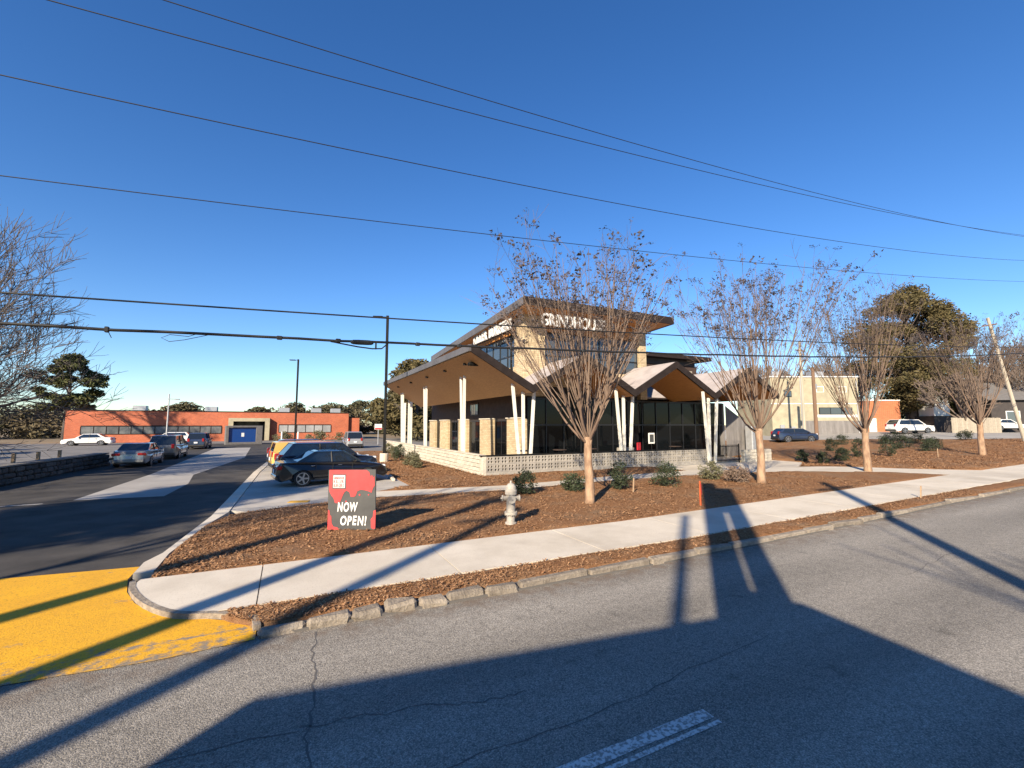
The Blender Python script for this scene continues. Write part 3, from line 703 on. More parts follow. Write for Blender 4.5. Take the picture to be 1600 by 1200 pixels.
for z in (0, .2-t/2, .4-t):
    for x in (t, .2+t/2): mb.box(x-.003, .003, z+.004, x+.2-1.5*t+.003, .187, z+t-.004)
bme = mb.mesh('breeze_block', M['breeze'])
mb = MB(); mb.cbox((.2, .095, .1), (.396, .2, .196), .01); base_me = mb.mesh('base_block', M['breeze'])
for i in range(40):
    link('base_block', base_me, bw, (.12+.4*i, 0, 0))
    for r_ in range(2): link('breeze_block', bme, bw, (.12+.4*i, rn.uniform(-.006, .006), .2+.4*r_))
mb = MB(); mb.cbox((0.0, .095, .5), (.24, .24, 1.0), .012); mb.build('corner_pier', M['stone_block'], bw)
mb = MB(); mb.cbox((8.05, .095, 1.035), (16.5, .27, .06), .01); mb.build('coping', M['steel_dark'], bw)
# right side: picket fence, pale block walls, cabinet
fc = empty('picket_fence', (25.75, 21.15, 0), 0, 'black metal picket fence at the right end of the patio', 'fence')
mb = MB(); mb.box(.02, -.02, .18, 2.55, .02, .22); mb.box(.02, -.02, 1.12, 2.55, .02, 1.16); mb.build('rail', M['steel_dark'], fc)
mb = MB(); mb.box(-.012, -.012, .1, .012, .012, 1.25); pk = mb.mesh('picket', M['steel_dark'])
for i in range(19): link('picket', pk, fc, (.11+.13*i, 0, 0))
mb = MB(); mb.box(-.03, -.03, 0, .03, .03, 1.3); po = mb.mesh('post', M['steel_dark'])
for x in (0, 2.57): link('post', po, fc, (x, 0, 0))
pw = empty('planter_wall', (28.5, 20.9, 0), 0, 'short pale block wall behind the second crape myrtle', 'wall')
for c in range(4):
    for i in range(5):
        mb = MB(); mb.cbox((.3+.6*i, .12, .12+.215*c), (.588, .26, .205), .012, .006, rn); mb.build('block', M['stone_block'], pw)
cb = empty('utility_cabinet', (33.2, 23.6, g(33.2, 23.6)), 0, 'tall galvanised cabinet beside the grey boarded wall', 'cabinet')
mb = MB(); mb.cbox((0,0,1.15), (.75,.6,2.3), .03); mb.build('cabinet_body', M['galv'], cb)
mb = MB(); mb.cbox((0,-.31,1.2), (.64,.03,2.0), .01); mb.build('door', M['galv'], cb)
mb = MB(); mb.cbox((.22,-.335,1.2), (.04,.04,.16), .01); mb.build('handle', M['steel_dark'], cb)

tb = empty('board_fence', (31.15, 24.3, 0), 0, 'tall grey board fence with a sloping top right of the restaurant', 'fence')
for i in range(13):
    mb = MB(); x_ = .30*i; t0_ = 4.1-.165*i; mb.prism([(x_+.005,.0),(x_+.295,.0),(x_+.295,t0_-.165),(x_+.005,t0_)], -.025, .025, 'y'); mb.build('board', M['grey_board'], tb)
for z_ in (.4, 1.4):
    mb = MB(); mb.box(0,.03,z_,3.9,.10,z_+.1); mb.build('rail', M['grey_board'], tb)
# things on the patio
t = empty('patio_chair', (20.65, 22.4, .12), R(20), 'red plastic chair on the patio behind the breeze block wall', 'chair')
mb = MB(); mb.cbox((0,0,.80), (.52,.50,.06), .025); mb.build('seat', M['red_plastic'], t)
mb = MB(); mb.cbox((0,.24,1.08), (.50,.06,.52), .025); mb.build('backrest', M['red_plastic'], t)
for x in (-.21,.21):
    for y in (-.2,.2):
        mb = MB(); mb.tube([(x*1.15,y*1.15,0),(x,y,.78)], .018, 6); mb.build('leg', M['red_plastic'], t)
t = empty('planter', (20.0, 23.2, .12), 0, 'grey concrete planter with a pale post on the patio', 'planter')
mb = MB(); mb.cbox((0,0,.5), (1.1,.6,1.0), .03); mb.build('trough', M['breeze'], t)
mb = MB(); mb.cbox((-.1,.0,1.75), (.14,.14,1.5), .02); mb.build('post', M['white_steel'], t)
t = empty('menu_board', (22.9, 23.9, .12), 0, 'small white framed menu board standing before the storefront', 'board')
mb = MB(); mb.cbox((0,0,1.55), (.55,.05,.75), .01); mb.build('frame', M['house_white'], t)
mb = MB(); mb.box(-.19,-.032,1.28,.19,-.027,1.82); mb.build('sheet', M['board_black'], t)
mb = MB(); mb.cyl((0,0,0),(0,0,1.18),.03,8); mb.cbox((0,0,.02),(.4,.4,.04),.01); mb.build('stand', M['steel_dark'], t)
t0 = None
for i, (x, y) in enumerate(((12.2, 23.0), (14.6, 22.8), (16.9, 22.9), (24.0, 22.8))):
    if t0 is None:
        t0 = empty('patio_table', (x, y, .12))
        mb = MB(); mb.lathe([(.40,.98),(.42,1.0),(.42,1.02),(.40,1.03)], 20); mb.build('tabletop', M['brown_wall'], t0)
        mb = MB(); mb.lathe([(.28,0),(.28,.03),(.05,.06),(.04,.98)], 14); mb.build('pedestal', M['steel_dark'], t0)
        o = t0
    else: o = copy_tree(t0); o.location = (x, y, .12)
    tag(o, ['dark round bar table behind the wall by the left front columns', 'dark round bar table behind the first crape myrtle, nearer the corner', 'dark round bar table just left of the middle columns', 'dark round bar table left of the right front columns'][i], 'table', 'bar tables on the patio')

# ------------------------------------------------------------------ vehicles
def car(name, label, loc, rz, paint_m, style='sedan', L=4.8, Wd=1.84, H=1.46, group='parked cars', plate=True):
    root = empty(name, loc, rz, label, {'sedan':'car','suv':'suv','van':'van','pickup':'pickup'}[style], group)
    h = L/2; wr = .335 if style == 'sedan' else .37; wb = L*.29
    if style == 'sedan':
        top = [(-h,.50),(-h+.02,.80),(-h+.12,.99),(-h+.70,1.03),(-.9,1.0),(.85,.97),(h-.35,.80),(h-.08,.66),(h,.46)]; belt = .97; gx_ = (-h+.62, 1.02, -h+1.45, .28)
    elif style == 'suv':
        top = [(-h,.52),(-h+.02,.90),(-h+.06,1.08),(-h+.4,1.10),(-.9,1.08),(1.05,1.06),(h-.3,.93),(h-.05,.78),(h,.5)]; belt = 1.06; gx_ = (-h+.10, 1.22, -h+.62, .45)
    else:
        top = [(-h,.52),(-h+.02,.95),(-h+.05,1.15),(-h+.4,1.18),(-.9,1.16),(1.2,1.14),(h-.3,.98),(h-.05,.8),(h,.5)]; belt = 1.14; gx_ = (-h+.05, h-.75, -h+.18, h-1.75)
    zb = .22
    def arch(cx):
        r = wr+.055; out = []
        for k in range(9):
            a = math.pi*(k/8); out.append((cx+r*math.cos(a), max(zb, .33+(wr-.335)+r*math.sin(a)*1.0)))
        return out
    bot = [(h-.06,.27),(h-.14,zb)]+[(wb+r_[0]-wb, r_[1]) for r_ in arch(wb)]+[(p[0], p[1]) for p in arch(-wb)]+[(-h+.14,zb),(-h+.05,.30)]
    prof = top+bot; n = len(prof); mb = MB(); sl_ = (-1,-.965,-.86,0,.86,.965,1); vs = []
    for s in sl_:
        a = abs(s); ins = .0 if a < .9 else (.018 if a < .98 else .05)
        for x, z in prof:
            y = s*Wd/2*(1-.13*abs(x/h)**5)
            if a > .97 and z > .8: y *= .965
            zz = z-(ins*1.1 if z > .6 else -ins*.4); xx = x*(1-ins*.9) if abs(x) > h-.3 else x
            vs.append((xx, y, zz))
    fs = [tuple(range(n))[::-1], tuple(range((len(sl_)-1)*n, len(sl_)*n))]
    for j in range(len(sl_)-1):
        for k in range(n): fs.append((j*n+k, j*n+(k+1) % n, (j+1)*n+(k+1) % n, (j+1)*n+k))
    mb.add(vs, fs); me = mb.build('body', paint_m, root)
    bv = me.modifiers.new('b', 'BEVEL'); bv.width = .02; bv.segments = 1; bv.limit_method = 'ANGLE'; bv.angle_limit = R(40)
    # glasshouse
    b0, b1, r0, r1 = gx_; yb_ = Wd/2-.09; yt = Wd/2-.26 if style != 'van' else Wd/2-.16; zt = H-.045
    mb = MB(); G8 = [(b0,-yb_*.93,belt-.03),(b1,-yb_*.95,belt-.03),(b1,yb_*.95,belt-.03),(b0,yb_*.93,belt-.03),(r0,-yt,zt),(r1,-yt,zt),(r1,yt,zt),(r0,yt,zt)]
    mid = (b0*.5+b1*.5)
    mb.add(G8, [(3,2,1,0),(4,5,6,7),(0,1,5,4),(1,2,6,5),(2,3,7,6),(3,0,4,7)]); mb.build('window_glass', M['car_glass'], root)
    mb = MB(); vs = []
    for z, e in ((zt-.05, .028), (zt+.005, .02), (zt+.045, -.16)):
        vs += [(r0-e,-yt-e,z-(0.01 if e < 0 else 0)),(r1+e*1.5,-yt-e,z-(.01 if e < 0 else 0)),(r1+e*1.5,yt+e,z-(.01 if e<0 else 0)),(r0-e,yt+e,z-(.01 if e<0 else 0))]
    mb.add(vs, [(3,2,1,0),(8,9,10,11)]+[(4*j+k, 4*j+(k+1) % 4, 4*j+4+(k+1) % 4, 4*j+4+k) for j in range(2) for k in range(4)])
    mb.build('roof', paint_m, root)
    for s in (-1, 1):
        def P_(x, z):                                           # point on the side glass
            f = (z-belt+.03)/(zt-belt+.03); return (x, s*((yb_*.94)*(1-f)+yt*f+.006), z)
        mb = MB(); mb.tube([P_(b1+.02, belt-.02), P_(r1+.02, zt)], [.05,.042], 5); mb.build('pillar', paint_m, root)
        wq = .34 if style == 'sedan' else (.30 if style == 'suv' else 1.6)
        mb = MB(); mb.add([P_(b0-.01, belt-.03), P_(b0+wq, belt-.03), P_(r0+wq*.45, zt), P_(r0-.02, zt)], [(0,1,2,3)])
        sol = mb.build('rear_pillar', paint_m, root); sm_ = sol.modifiers.new('s', 'SOLIDIFY'); sm_.thickness = .03; sm_.offset = 0
        xm = (r0+r1)/2+.1
        mb = MB(); mb.tube([P_(xm+.02, belt-.02), P_(xm, zt)], .035, 4); mb.build('pillar', M['black_plastic'], root)
        mb = MB(); mb.cbox((b1-.30, s*(Wd/2+.06), belt+.03), (.14,.20,.14), .04); mb.build('mirror', paint_m, root)
        for xx in (.35, -.75):
            mb = MB(); mb.cbox((xx-.2, s*(Wd/2-.012), belt-.13), (.17,.03,.03), .01); mb.build('door_handle', M['chrome'] if style == 'sedan' else M['black_plastic'], root)
        mb = MB()
        for xx in (b1-.35, xm+.03, -wb+.50):
            mb.box(xx-.008, s*(Wd/2-.02) if s > 0 else s*(Wd/2+.0025), .42, xx+.008, s*(Wd/2+.0025) if s > 0 else s*(Wd/2-.02), belt-.05)
        mb.box(-wb+.46, s*(Wd/2-.03) if s > 0 else s*(Wd/2+.004), .25, wb-.46, s*(Wd/2+.004) if s > 0 else s*(Wd/2-.03), .33); mb.build('door_seam', M['black_plastic'], root)
        tz = .80 if style == 'sedan' else .98
        mb = MB(); mb.cbox((-h+.10, s*(Wd/2-.30), tz), (.22,.44 if style == 'sedan' else .22,.17 if style == 'sedan' else .34), .04); mb.build('taillight', M['tail'], root)
        mb = MB(); mb.cbox((h-.26, s*(Wd/2-.33), tz-.12), (.36,.38,.14), .05); mb.build('headlight', M['lamp_clear'], root)
        for x in (-wb, wb):
            yw = s*(Wd/2-.115)
            wroot = MB(); prof_w = [(wr-.10,-.10),(wr-.02,-.105),(wr,-.07),(wr,.07),(wr-.02,.105),(wr-.10,.10)]
            wroot.lathe(prof_w, 22); w = wroot.build('wheel', M['rubber'], root, loc=(x, yw, wr), rot=(R(90),0,0))
            sp = MB(); zf = -s*.106
            for k in range(5):
                a = 2*math.pi*k/5; c_, s_ = math.cos(a), math.sin(a)
                p = lambda rr, tt: (rr*c_-tt*s_, rr*s_+tt*c_)
                q = [p(.03,-.035), p(wr-.10,-.028), p(wr-.10,.028), p(.03,.035)]
                sp.add([(u, v, zf) for u, v in q]+[(u, v, zf*.8) for u, v in q], [(0,1,2,3),(7,6,5,4),(0,4,5,1),(1,5,6,2),(2,6,7,3),(3,7,4,0)])
            sp.lathe([(.06, zf*.75),(.06, zf*1.06)], 10); 
            for k in range(18):
                a0, a1 = 2*math.pi*k/18, 2*math.pi*(k+1)/18; ra, rb = wr-.115, wr-.085
                sp.add([(ra*math.cos(a0),ra*math.sin(a0),zf*1.02),(rb*math.cos(a0),rb*math.sin(a0),zf*1.02),(rb*math.cos(a1),rb*math.sin(a1),zf*1.02),(ra*math.cos(a1),ra*math.sin(a1),zf*1.02)], [(0,1,2,3)])
            sp.build('rim', M['rim'], w)
    mb = MB(); mb.cbox((-h+.04,0,.40), (.14, Wd*.80, .20), .04); mb.build('bumper', M['black_plastic'] if style != 'sedan' else paint_m, root)
    mb = MB(); mb.cbox((h-.05,0,.36), (.14, Wd*.72, .16), .04); mb.build('bumper', M['black_plastic'], root)
    if plate:
        mb = MB(); mb.cbox((-h-.035 if style != 'sedan' else -h-.02, 0, .62 if style == 'sedan' else .72), (.02,.32,.16), .006); mb.build('number_plate', M['plate'], root)
    mb = MB(); mb.box(-wb-.42,-Wd/2+.16,.24,wb+.42,Wd/2-.16,.60); mb.build('underbody', M['black_plastic'], root)
    return root
PB = paint('black_paint', (.006,.006,.008), .1); PN = paint('navy_paint', (.016,.022,.042), .4); PS = paint('silver_paint', (.42,.42,.42), .5)
PG = paint('grey_paint', (.13,.135,.14), .5); PY = paint('yellow_paint', (.60,.40,.11), 0); PW = paint('white_paint', (.74,.73,.70), 0); PD = paint('dark_blue_paint', (.03,.045,.085), .4)
PC = paint('charcoal_paint', (.035,.036,.04), .4)
car('parked_car', 'black sedan parked nearest the red and black sign', (1.88, 21.8, .05), R(8), PB, 'sedan', 4.6, 1.82, 1.46, 'cars parked in bays by the restaurant')
car('parked_car', 'dark navy suv parked right behind the black sedan', (1.95, 24.95, .05), R(8), PN, 'suv', 4.7, 1.9, 1.70, 'cars parked in bays by the restaurant')
car('parked_car', 'yellow van parked beyond the dark navy suv', (1.55, 28.15, .05), R(8), PY, 'van', 4.6, 1.80, 1.66, 'cars parked in bays by the restaurant')
car('parked_car', 'charcoal suv parked beyond the yellow van', (1.35, 31.4, .05), R(8), PC, 'suv', 4.6, 1.85, 1.68, 'cars parked in bays by the restaurant')
car('parked_car', 'silver suv seen from behind beside the brick building end', (6.9, 55.0, 0), R(90), PS, 'suv', 4.7, 1.95, 1.85, 'cars at the rear of the lot')
car('parked_car', 'silver sedan parked at the end of the low dark wall', (-8.5, 37.4, .01), R(90), paint('dull_silver_paint', (.24,.245,.25), .5), 'sedan', 4.8, 1.85, 1.45, 'cars along the left of the driveway')
car('parked_car', 'grey suv parked just ahead of the silver sedan', (-8.3, 44.4, .01), R(90), PG, 'suv', 4.9, 1.95, 1.82, 'cars along the left of the driveway')
car('parked_car', 'dark blue suv parked farthest along the left of the driveway', (-8.6, 60.5, 0), R(90), PD, 'suv', 4.7, 1.9, 1.75, 'cars along the left of the driveway')
car('parked_car', 'white sedan parked side on below the left end of the brick building', (-22.6, 76.0, 0), R(180), PW, 'sedan', 5.0, 1.85, 1.5, 'white cars by the brick building')
car('parked_car', 'white hatchback below the brick building behind the grey suv', (-14.5, 79.0, 0), R(180), PW, 'suv', 4.6, 1.85, 1.6, 'white cars by the brick building')
car('parked_car', 'dark blue hatchback in front of the cream building', (48.6, 29.6, g(48.6, 29.6)-.02), R(-25), PD, 'suv', 4.3, 1.8, 1.5, 'cars on the side street')
car('parked_car', 'white suv in front of the orange brick building', (68.0, 27.4, g(68, 27.4)-.02), R(-26), PW, 'suv', 4.8, 1.9, 1.7, 'cars on the side street')
car('parked_car', 'white sedan parked far right beyond the tan fence', (80.5, 23.0, g(80, 23)+.2), R(-20), PW, 'sedan', 4.8, 1.85, 1.45, 'cars on the side street')

# ------------------------------------------------------------------ street furniture
hy = empty('fire_hydrant', (5.25, 10.55, .08), R(-20), 'chalky silver fire hydrant in the mulch between sign and first tree', 'hydrant')
mb = MB(); mb.lathe([(.15,-.05),(.15,.03),(.11,.05),(.11,.22),(.165,.23),(.165,.29),(.115,.30),(.115,.72),(.15,.74),(.15,.80)], 20); mb.build('barrel', M['hydrant'], hy, smooth=False)
mb = MB(); mb.lathe([(.155,.80),(.155,.84),(.14,.86),(.13,.93),(.095,.99),(.05,1.02)], 20); mb.build('bonnet', M['hydrant'], hy)
mb = MB(); mb.lathe([(.032,1.0),(.032,1.08),(.022,1.085)], 5); mb.build('operating_nut', M['hydrant'], hy)
for dx, dy, r in ((1,0,.062), (-1,0,.062), (0,-1,.085)):
    mb = MB(); mb.cyl((dx*.1,dy*.1,.64),(dx*.20,dy*.20,.64), r, 14); mb.cyl((dx*.20,dy*.20,.64),(dx*.235,dy*.235,.64), r+.022, 8); mb.cyl((dx*.235,dy*.235,.64),(dx*.265,dy*.265,.64), .022, 5)
    mb.build('nozzle_cap', M['hydrant'], hy)
for k in range(8):
    a = 2*math.pi*k/8; mb = MB(); mb.cyl((.142*math.cos(a),.142*math.sin(a),.205),(.142*math.cos(a),.142*math.sin(a),.315),.014,6); mb.build('bolt', M['hydrant'], hy)

# NOW OPEN board
sb = empty('opening_sign', (1.51, 11.69, .03), math.atan2(11.42-11.98, 1.0)+R(1), 'red and charcoal board reading NOW OPEN! standing in the mulch', 'sign')
mb = MB(); mb.cbox((0,0,.76), (1.17,.045,1.44), .006); mb.build('panel', M['board_black'], sb, rot=(0,R(-1),0))
rn = random.Random(9)
def splat(pts, y, m, name):
    mb = MB(); mb.prism([(p[0], p[1]) for p in pts], y, y+.004, 'y'); return mb.build(name, m, sb)
# coordinates on the board: x -0.585..0.585, z 0.05..1.48
splat([(-.58,1.475),(.33,1.475),(.40,1.42),(.44,1.30),(.47,1.36),(.50,1.28),(.53,1.34),(.54,1.10),(.50,1.04),(.47,.93),(.41,.96),(.30,.99),(.20,1.0),(.12,.97),(.08,.86),(.04,.83),(-.04,.83),(-.07,.94),(-.15,.98),(-.20,.94),(-.24,.86),(-.29,.72),(-.33,.68),(-.42,.68),(-.46,.80),(-.50,.84),(-.55,.92),(-.58,1.0)], -.030, M['red_vinyl'], 'red_splash')
splat([(-.583,.05),(-.30,.05),(-.34,.10),(-.44,.12),(-.49,.20),(-.50,.36),(-.54,.40),(-.55,.50),(-.583,.52)], -.030, M['red_vinyl'], 'red_splash')
splat([(.583,.08),(.583,.52),(.53,.50),(.52,.36),(.47,.30),(.48,.10),(.53,.07)], -.030, M['red_vinyl'], 'red_splash')
for (x, z, r) in ((.36,1.16,.03),(.47,1.20,.02),(.18,.88,.025),(-.15,.72,.02),(.40,.88,.02)):
    splat([(x+r*math.cos(a*1.047)*rn.uniform(.7,1.3), z+r*math.sin(a*1.047)*rn.uniform(.7,1.3)) for a in range(6)], -.0335, M['red_vinyl'], 'red_spot')
splat([(-.50,1.02),(-.16,1.02),(-.16,1.37),(-.50,1.37)], -.036, M['board_black'], 'emblem_backing')
splat([(-.475,1.045),(-.185,1.045),(-.185,1.345),(-.475,1.345)], -.041, M['letter_white'], 'emblem')
lr = empty('x', (0,0,0)); bpy.data.objects.remove(lr)
em = [o for o in sb.children if o.name.startswith('emblem') and 'backing' not in o.name][0]
def small_text(t_, size, w, x, z):
    gl = [glyph(c, size, .001, .003, 0, M['red_vinyl']) for c in t_]; tot = sum(q[1] for q in gl)+size*.08*len(gl); k = w/tot
    for me, wd in gl:
        o = link('letter', me, em, (x-min(v.co.x for v in me.vertices)*k, -.0430, z), (R(90),0,0)); o.scale = (k,1,1); x += (wd+size*.08)*k
small_text('GRINDHOUSE', .085, .26, -.462, 1.25); small_text('KILLER', .11, .26, -.462, 1.155); small_text('BURGERS', .11, .26, -.462, 1.06)
write('NOW', sb, .30, .50, M['letter_white'], .002, .010, .12, -.031, .49, -.355, .008)
write('OPEN!', sb, .30, .64, M['letter_white'], .002, .010, .12, -.031, .17, -.275, .012)
for x in (-.45, .45):
    mb = MB(); mb.cbox((x, .10, .03), (.05, .55, .05), .01); mb.build('foot', M['steel_dark'], sb)

def lamp(loc, H, rz, label):
    t = empty('lot_lamp', loc, rz, label, 'lamp post', 'black lamp posts of the parking lot')
    mb = MB(); mb.lathe([(.30,-.1),(.30,.55),(.27,.60)], 16); mb.build('footing', M['concrete'], t)
    mb = MB(); mb.box(-.17,-.17,.60,.17,.17,.635); mb.box(-.085,-.085,.635,.085,.085,H); mb.build('pole', M['steel_dark'], t)
    mb = MB(); mb.box(-.34,-.03,H-.13,-.085,.03,H-.07); mb.build('arm', M['steel_dark'], t)
    mb = MB(); mb.cbox((-.66,0,H-.10),(.68,.34,.09),.02); hd = mb.build('lamp_head', M['steel_dark'], t)
    mb = MB(); mb.box(-.95,-.12,H-.155,-.40,.12,H-.147); mb.build('lens', M['lamp_clear'], hd)
lamp((6.12, 32.0, .05), 10.3, R(-20), 'tall black lamp post rising behind the black sedan')
lamp((.95, 60.3, 0), 10.6, R(-20), 'tall black lamp post farther off, before the brick building')
t = empty('slim_pole', (-9.6, 50.0, 0), 0, 'slim pale pole with crossarm behind the grey suv', 'pole')
mb = MB(); mb.cyl((0,0,0),(0,0,5.4),.07,8,.05); mb.build('pole', M['galv'], t)
mb = MB(); mb.box(-.05,-.05,4.9,.55,.05,4.98); mb.cbox((.62,0,4.92),(.35,.16,.10),.02); mb.build('arm', M['galv'], t)

def stake(name, loc, h, m, label, tilt=0, ribbon=False):
    t = empty(name, loc, random.uniform(0,1), label, 'stake')
    mb = MB(); mb.cbox((0,0,h/2-.05),(.06,.035,h+.1),.006); o = mb.build('shaft', m, t, rot=(tilt,tilt*.5,0))
    if ribbon:
        mb = MB(); mb.add([(-.035,-.024,h-.16),(.035,-.024,h-.16),(.035,-.024,h-.08),(-.035,-.024,h-.08),(.05,-.03,h-.42),(.02,-.03,h-.42)], [(0,1,2,3),(0,5,4,1)]); mb.build('ribbon', M['red_vinyl'], t)
stake('survey_stake', (11.5, 13.0, .1), .55, M['stake_wood'], 'short pale wooden stake beside the first crape myrtle', .05)
stake('survey_stake', (11.46, 9.95, .1), .78, M['orange_paint'], 'bright orange stake at the back edge of the sidewalk', 0, True)
stake('survey_stake', (18.6, 7.35, .2), .42, M['stake_wood'], 'short wooden stake in the kerb strip beside the road', .06)
stake('survey_stake', (37.9, 13.9, g(37.9,13.9)+.08), .55, M['stake_wood'], 'pale stake in the mulch between the third and fourth trees', 0)

# low dark stone wall and posts on the left
lw = empty('stone_wall', (-11.2, 24.0, 0), 0, 'low dark fieldstone retaining wall along the left lot', 'wall')
rn = random.Random(31); d = Vector((1.0, 13.6, 0)); Lw = d.length; d.normalize(); nrm = Vector((-d.y, d.x, 0)); ang = math.atan2(d.y, d.x)
mb = MB(); a = -nrm*0; mb.add([tuple(p) for p in (a+nrm*.1-Vector((0,0,.1)), a+nrm*.6-Vector((0,0,.1)), d*Lw+nrm*.6-Vector((0,0,.1)), d*Lw+nrm*.1-Vector((0,0,.1)), a+nrm*.1+Vector((0,0,.7)), a+nrm*.6+Vector((0,0,.7)), d*Lw+nrm*.6+Vector((0,0,.7)), d*Lw+nrm*.1+Vector((0,0,.7)))], [(0,1,2,3),(4,5,6,7),(0,1,5,4),(1,2,6,5),(2,3,7,6),(3,0,4,7)]); mb.build('core', M['crack'], lw)
for c in range(3):
    u = 0
    while u < Lw:
        l = rn.uniform(.35, .7); hh = .245
        mb = MB(); mb.cbox((0,0,0),(l-.02,.36,hh-.01),.05,.025,rn)
        p = d*(u+l/2)+nrm*(.12+rn.uniform(-.03,.03)); mb.build('stone', M['dark_stone'], lw, loc=(p.x,p.y,.11+c*.245), rot=(0,0,ang+rn.uniform(-.05,.05))); u += l
mb = MB(); mb.add([tuple(d*u_+nrm*w_+Vector((0,0,z_))) for z_ in (.76,.83) for u_, w_ in ((0,-.08),(Lw,-.08),(Lw,.6),(0,.6))], [(3,2,1,0),(4,5,6,7),(0,1,5,4),(1,2,6,5),(2,3,7,6),(3,0,4,7)]); mb.build('coping', M['lot_asphalt'], lw)
b0 = None
for i, (x, y) in enumerate(((-14.0,36.2),(-13.5,37.7),(-13.1,39.4))):
    if b0 is None:
        b0 = empty('wooden_bollard', (x,y,0)); mb = MB(); mb.cbox((0,0,.45),(.16,.16,.95),.02); mb.build('post', M['stake_wood'], b0)
        mb = MB(); mb.cbox((0,0,.95),(.18,.18,.05),.015); mb.build('cap', M['stake_wood'], b0); o = b0
    else: o = copy_tree(b0); o.location = (x,y,0)
    tag(o, ['pale wooden bollard behind the low dark wall, nearest to the left edge','pale wooden bollard behind the low dark wall, middle of three','pale wooden bollard behind the low dark wall, closest to the silver sedan'][i], 'bollard', 'bollards behind the low wall')

# ------------------------------------------------------------------ trees
def rvec(r): 
    z = r.uniform(-1, 1); a = r.uniform(0, 6.283); q = math.sqrt(1-z*z); return Vector((q*math.cos(a), q*math.sin(a), z))
def myrtle(loc, seed, th, H, fan, nst, label, tr=.14, rw=3.4):
    r = random.Random(seed)
    t = empty('crape_myrtle', loc, r.uniform(0, 6), label, 'tree', 'bare crape myrtles along the sidewalk')
    mb = MB(); pts = []; rad = []
    for i in range(9):
        k = i/8; pts.append((.06*math.sin(k*5+seed)*(1-k)*k*2, .06*math.cos(k*4+seed)*(1-k)*k*2, -.1+(th+.1)*k)); rad.append(tr*(1.42-1.0*k if k < .25 else 1.17-.26*(k-.25)+(.14 if k > .9 else 0))*(1+.05*math.sin(i*2.7+seed)))
    mb.tube(pts, rad, 10); trunk = mb.build('trunk', M['bark'], t, smooth=True)
    mb = MB(); sd_ = MB(); st = MB()
    def path(p0, d0, L, up, nseg, wob):
        p = Vector(p0); d = Vector(d0).normalized(); out = [p.copy()]
        for i in range(nseg):
            d = (d+Vector((0,0,up))+rvec(r)*wob).normalized(); p = p+d*(L/nseg); out.append(p.copy())
        return out
    def head(p, s):
        for _ in range(r.randint(9, 15)):
            q = p+rvec(r)*s*r.uniform(.3, 1.0)*1.0; e = s*r.uniform(.16, .30)
            b = [q+rvec(r)*e for _ in range(4)]
            sd_.add(b, [(0,1,2),(0,2,3),(0,3,1),(1,3,2)])
            sd_.add([p-Vector((0,0,s*.3)), q+Vector((.005,0,0)), q], [(0,1,2)])
    tips = []
    def rim(p):                                                # distance along a fan direction to the outline of the crown
        return p
    def whip(q, d, L, r1):
        P1 = path(q, d, L, .035, 7, .075); mb.tube(P1, [r1*(1-.8*k/7)+.003 for k in range(8)], 4, False); tips.append((P1[-1], .17))
        for j in range(r.randint(4, 6)):
            k = r.uniform(.3, .95)*6.99; a = int(k); q2 = P1[a].lerp(P1[a+1], k-a); dd = (P1[a+1]-P1[a]).normalized()
            sv_ = rvec(r); sv_ = (sv_-dd*sv_.dot(dd)).normalized(); an = r.uniform(.3, .75)
            P2 = path(q2, dd*math.cos(an)+sv_*math.sin(an), L*r.uniform(.16, .36), .06, 4, .12)
            mb.tube(P2, [.0075,.006,.005,.004,.003], 3, False); tips.append((P2[-1], .13))
            for m in range(r.randint(2, 4)):
                P3 = path(P2[r.randint(1, 3)], (P2[-1]-P2[0]).normalized()+rvec(r)*.7, r.uniform(.25, .65), .05, 3, .15)
                mb.tube(P3, [.005,.0042,.0035,.003], 3, False); tips.append((P3[-1], .10))
    ctr = Vector((0, 0, th-1.3))
    def fanwhip(q, r1):
        d = (q-ctr).normalized()+rvec(r)*.30; d.normalize(); d.z = max(d.z, .45); d.normalize()
        top = th+(H-th)*(1.0-.42*(1-d.z)/(1-.45))*r.uniform(.80, 1.0)
        whip(q, d, max(.8, (top-q.z)/max(d.z, .5)), r1)
    nl = 8
    for i in range(nl):
        ang = (.28+.62*((i*5) % nl)/(nl-1))*fan*r.uniform(.92, 1.1)*1.12; az = i*2.39996+r.uniform(-.3, .3)
        d = Vector((math.sin(ang)*math.cos(az), math.sin(ang)*math.sin(az), math.cos(ang)))
        L = (H-th)*r.uniform(.34, .48); r0 = r.uniform(.040, .060)
        P1 = path((d.x*.06, d.y*.06, th-r.uniform(.02, .30)), d, L, .07+.08*ang, 8, .11)
        st.tube(P1, [r0*(1-.55*k/8) for k in range(9)], 6, False)
        for j in range(max(3, nst//10)):
            k = r.uniform(.35, 1.0)*7.99; a = int(k); fanwhip(P1[a].lerp(P1[a+1], k-a), r.uniform(.013, .022))
        fanwhip(P1[-1], r0*.42)
    for i in range(nst//4):
        az = r.uniform(0, 6.283); ang = r.uniform(.05, .62)*fan
        d = Vector((math.sin(ang)*math.cos(az), math.sin(ang)*math.sin(az), math.cos(ang)))
        whip(Vector((d.x*.1, d.y*.1, th-r.uniform(0, .35))), d, (H-th)*r.uniform(.62, .98), r.uniform(.016, .028))
    for p, sz in tips:
        if p.z > th+(H-th)*.50 and r.random() < .24: head(p, sz*r.uniform(1.1, 2.1))
    A = np.array(mb.v); zt_ = np.percentile(A[:, 2], 99.6); rt_ = np.percentile(np.hypot(A[:, 0], A[:, 1]), 97.5)
    kz = (H-.25-th)/(zt_-th); kr = rw*.93/rt_
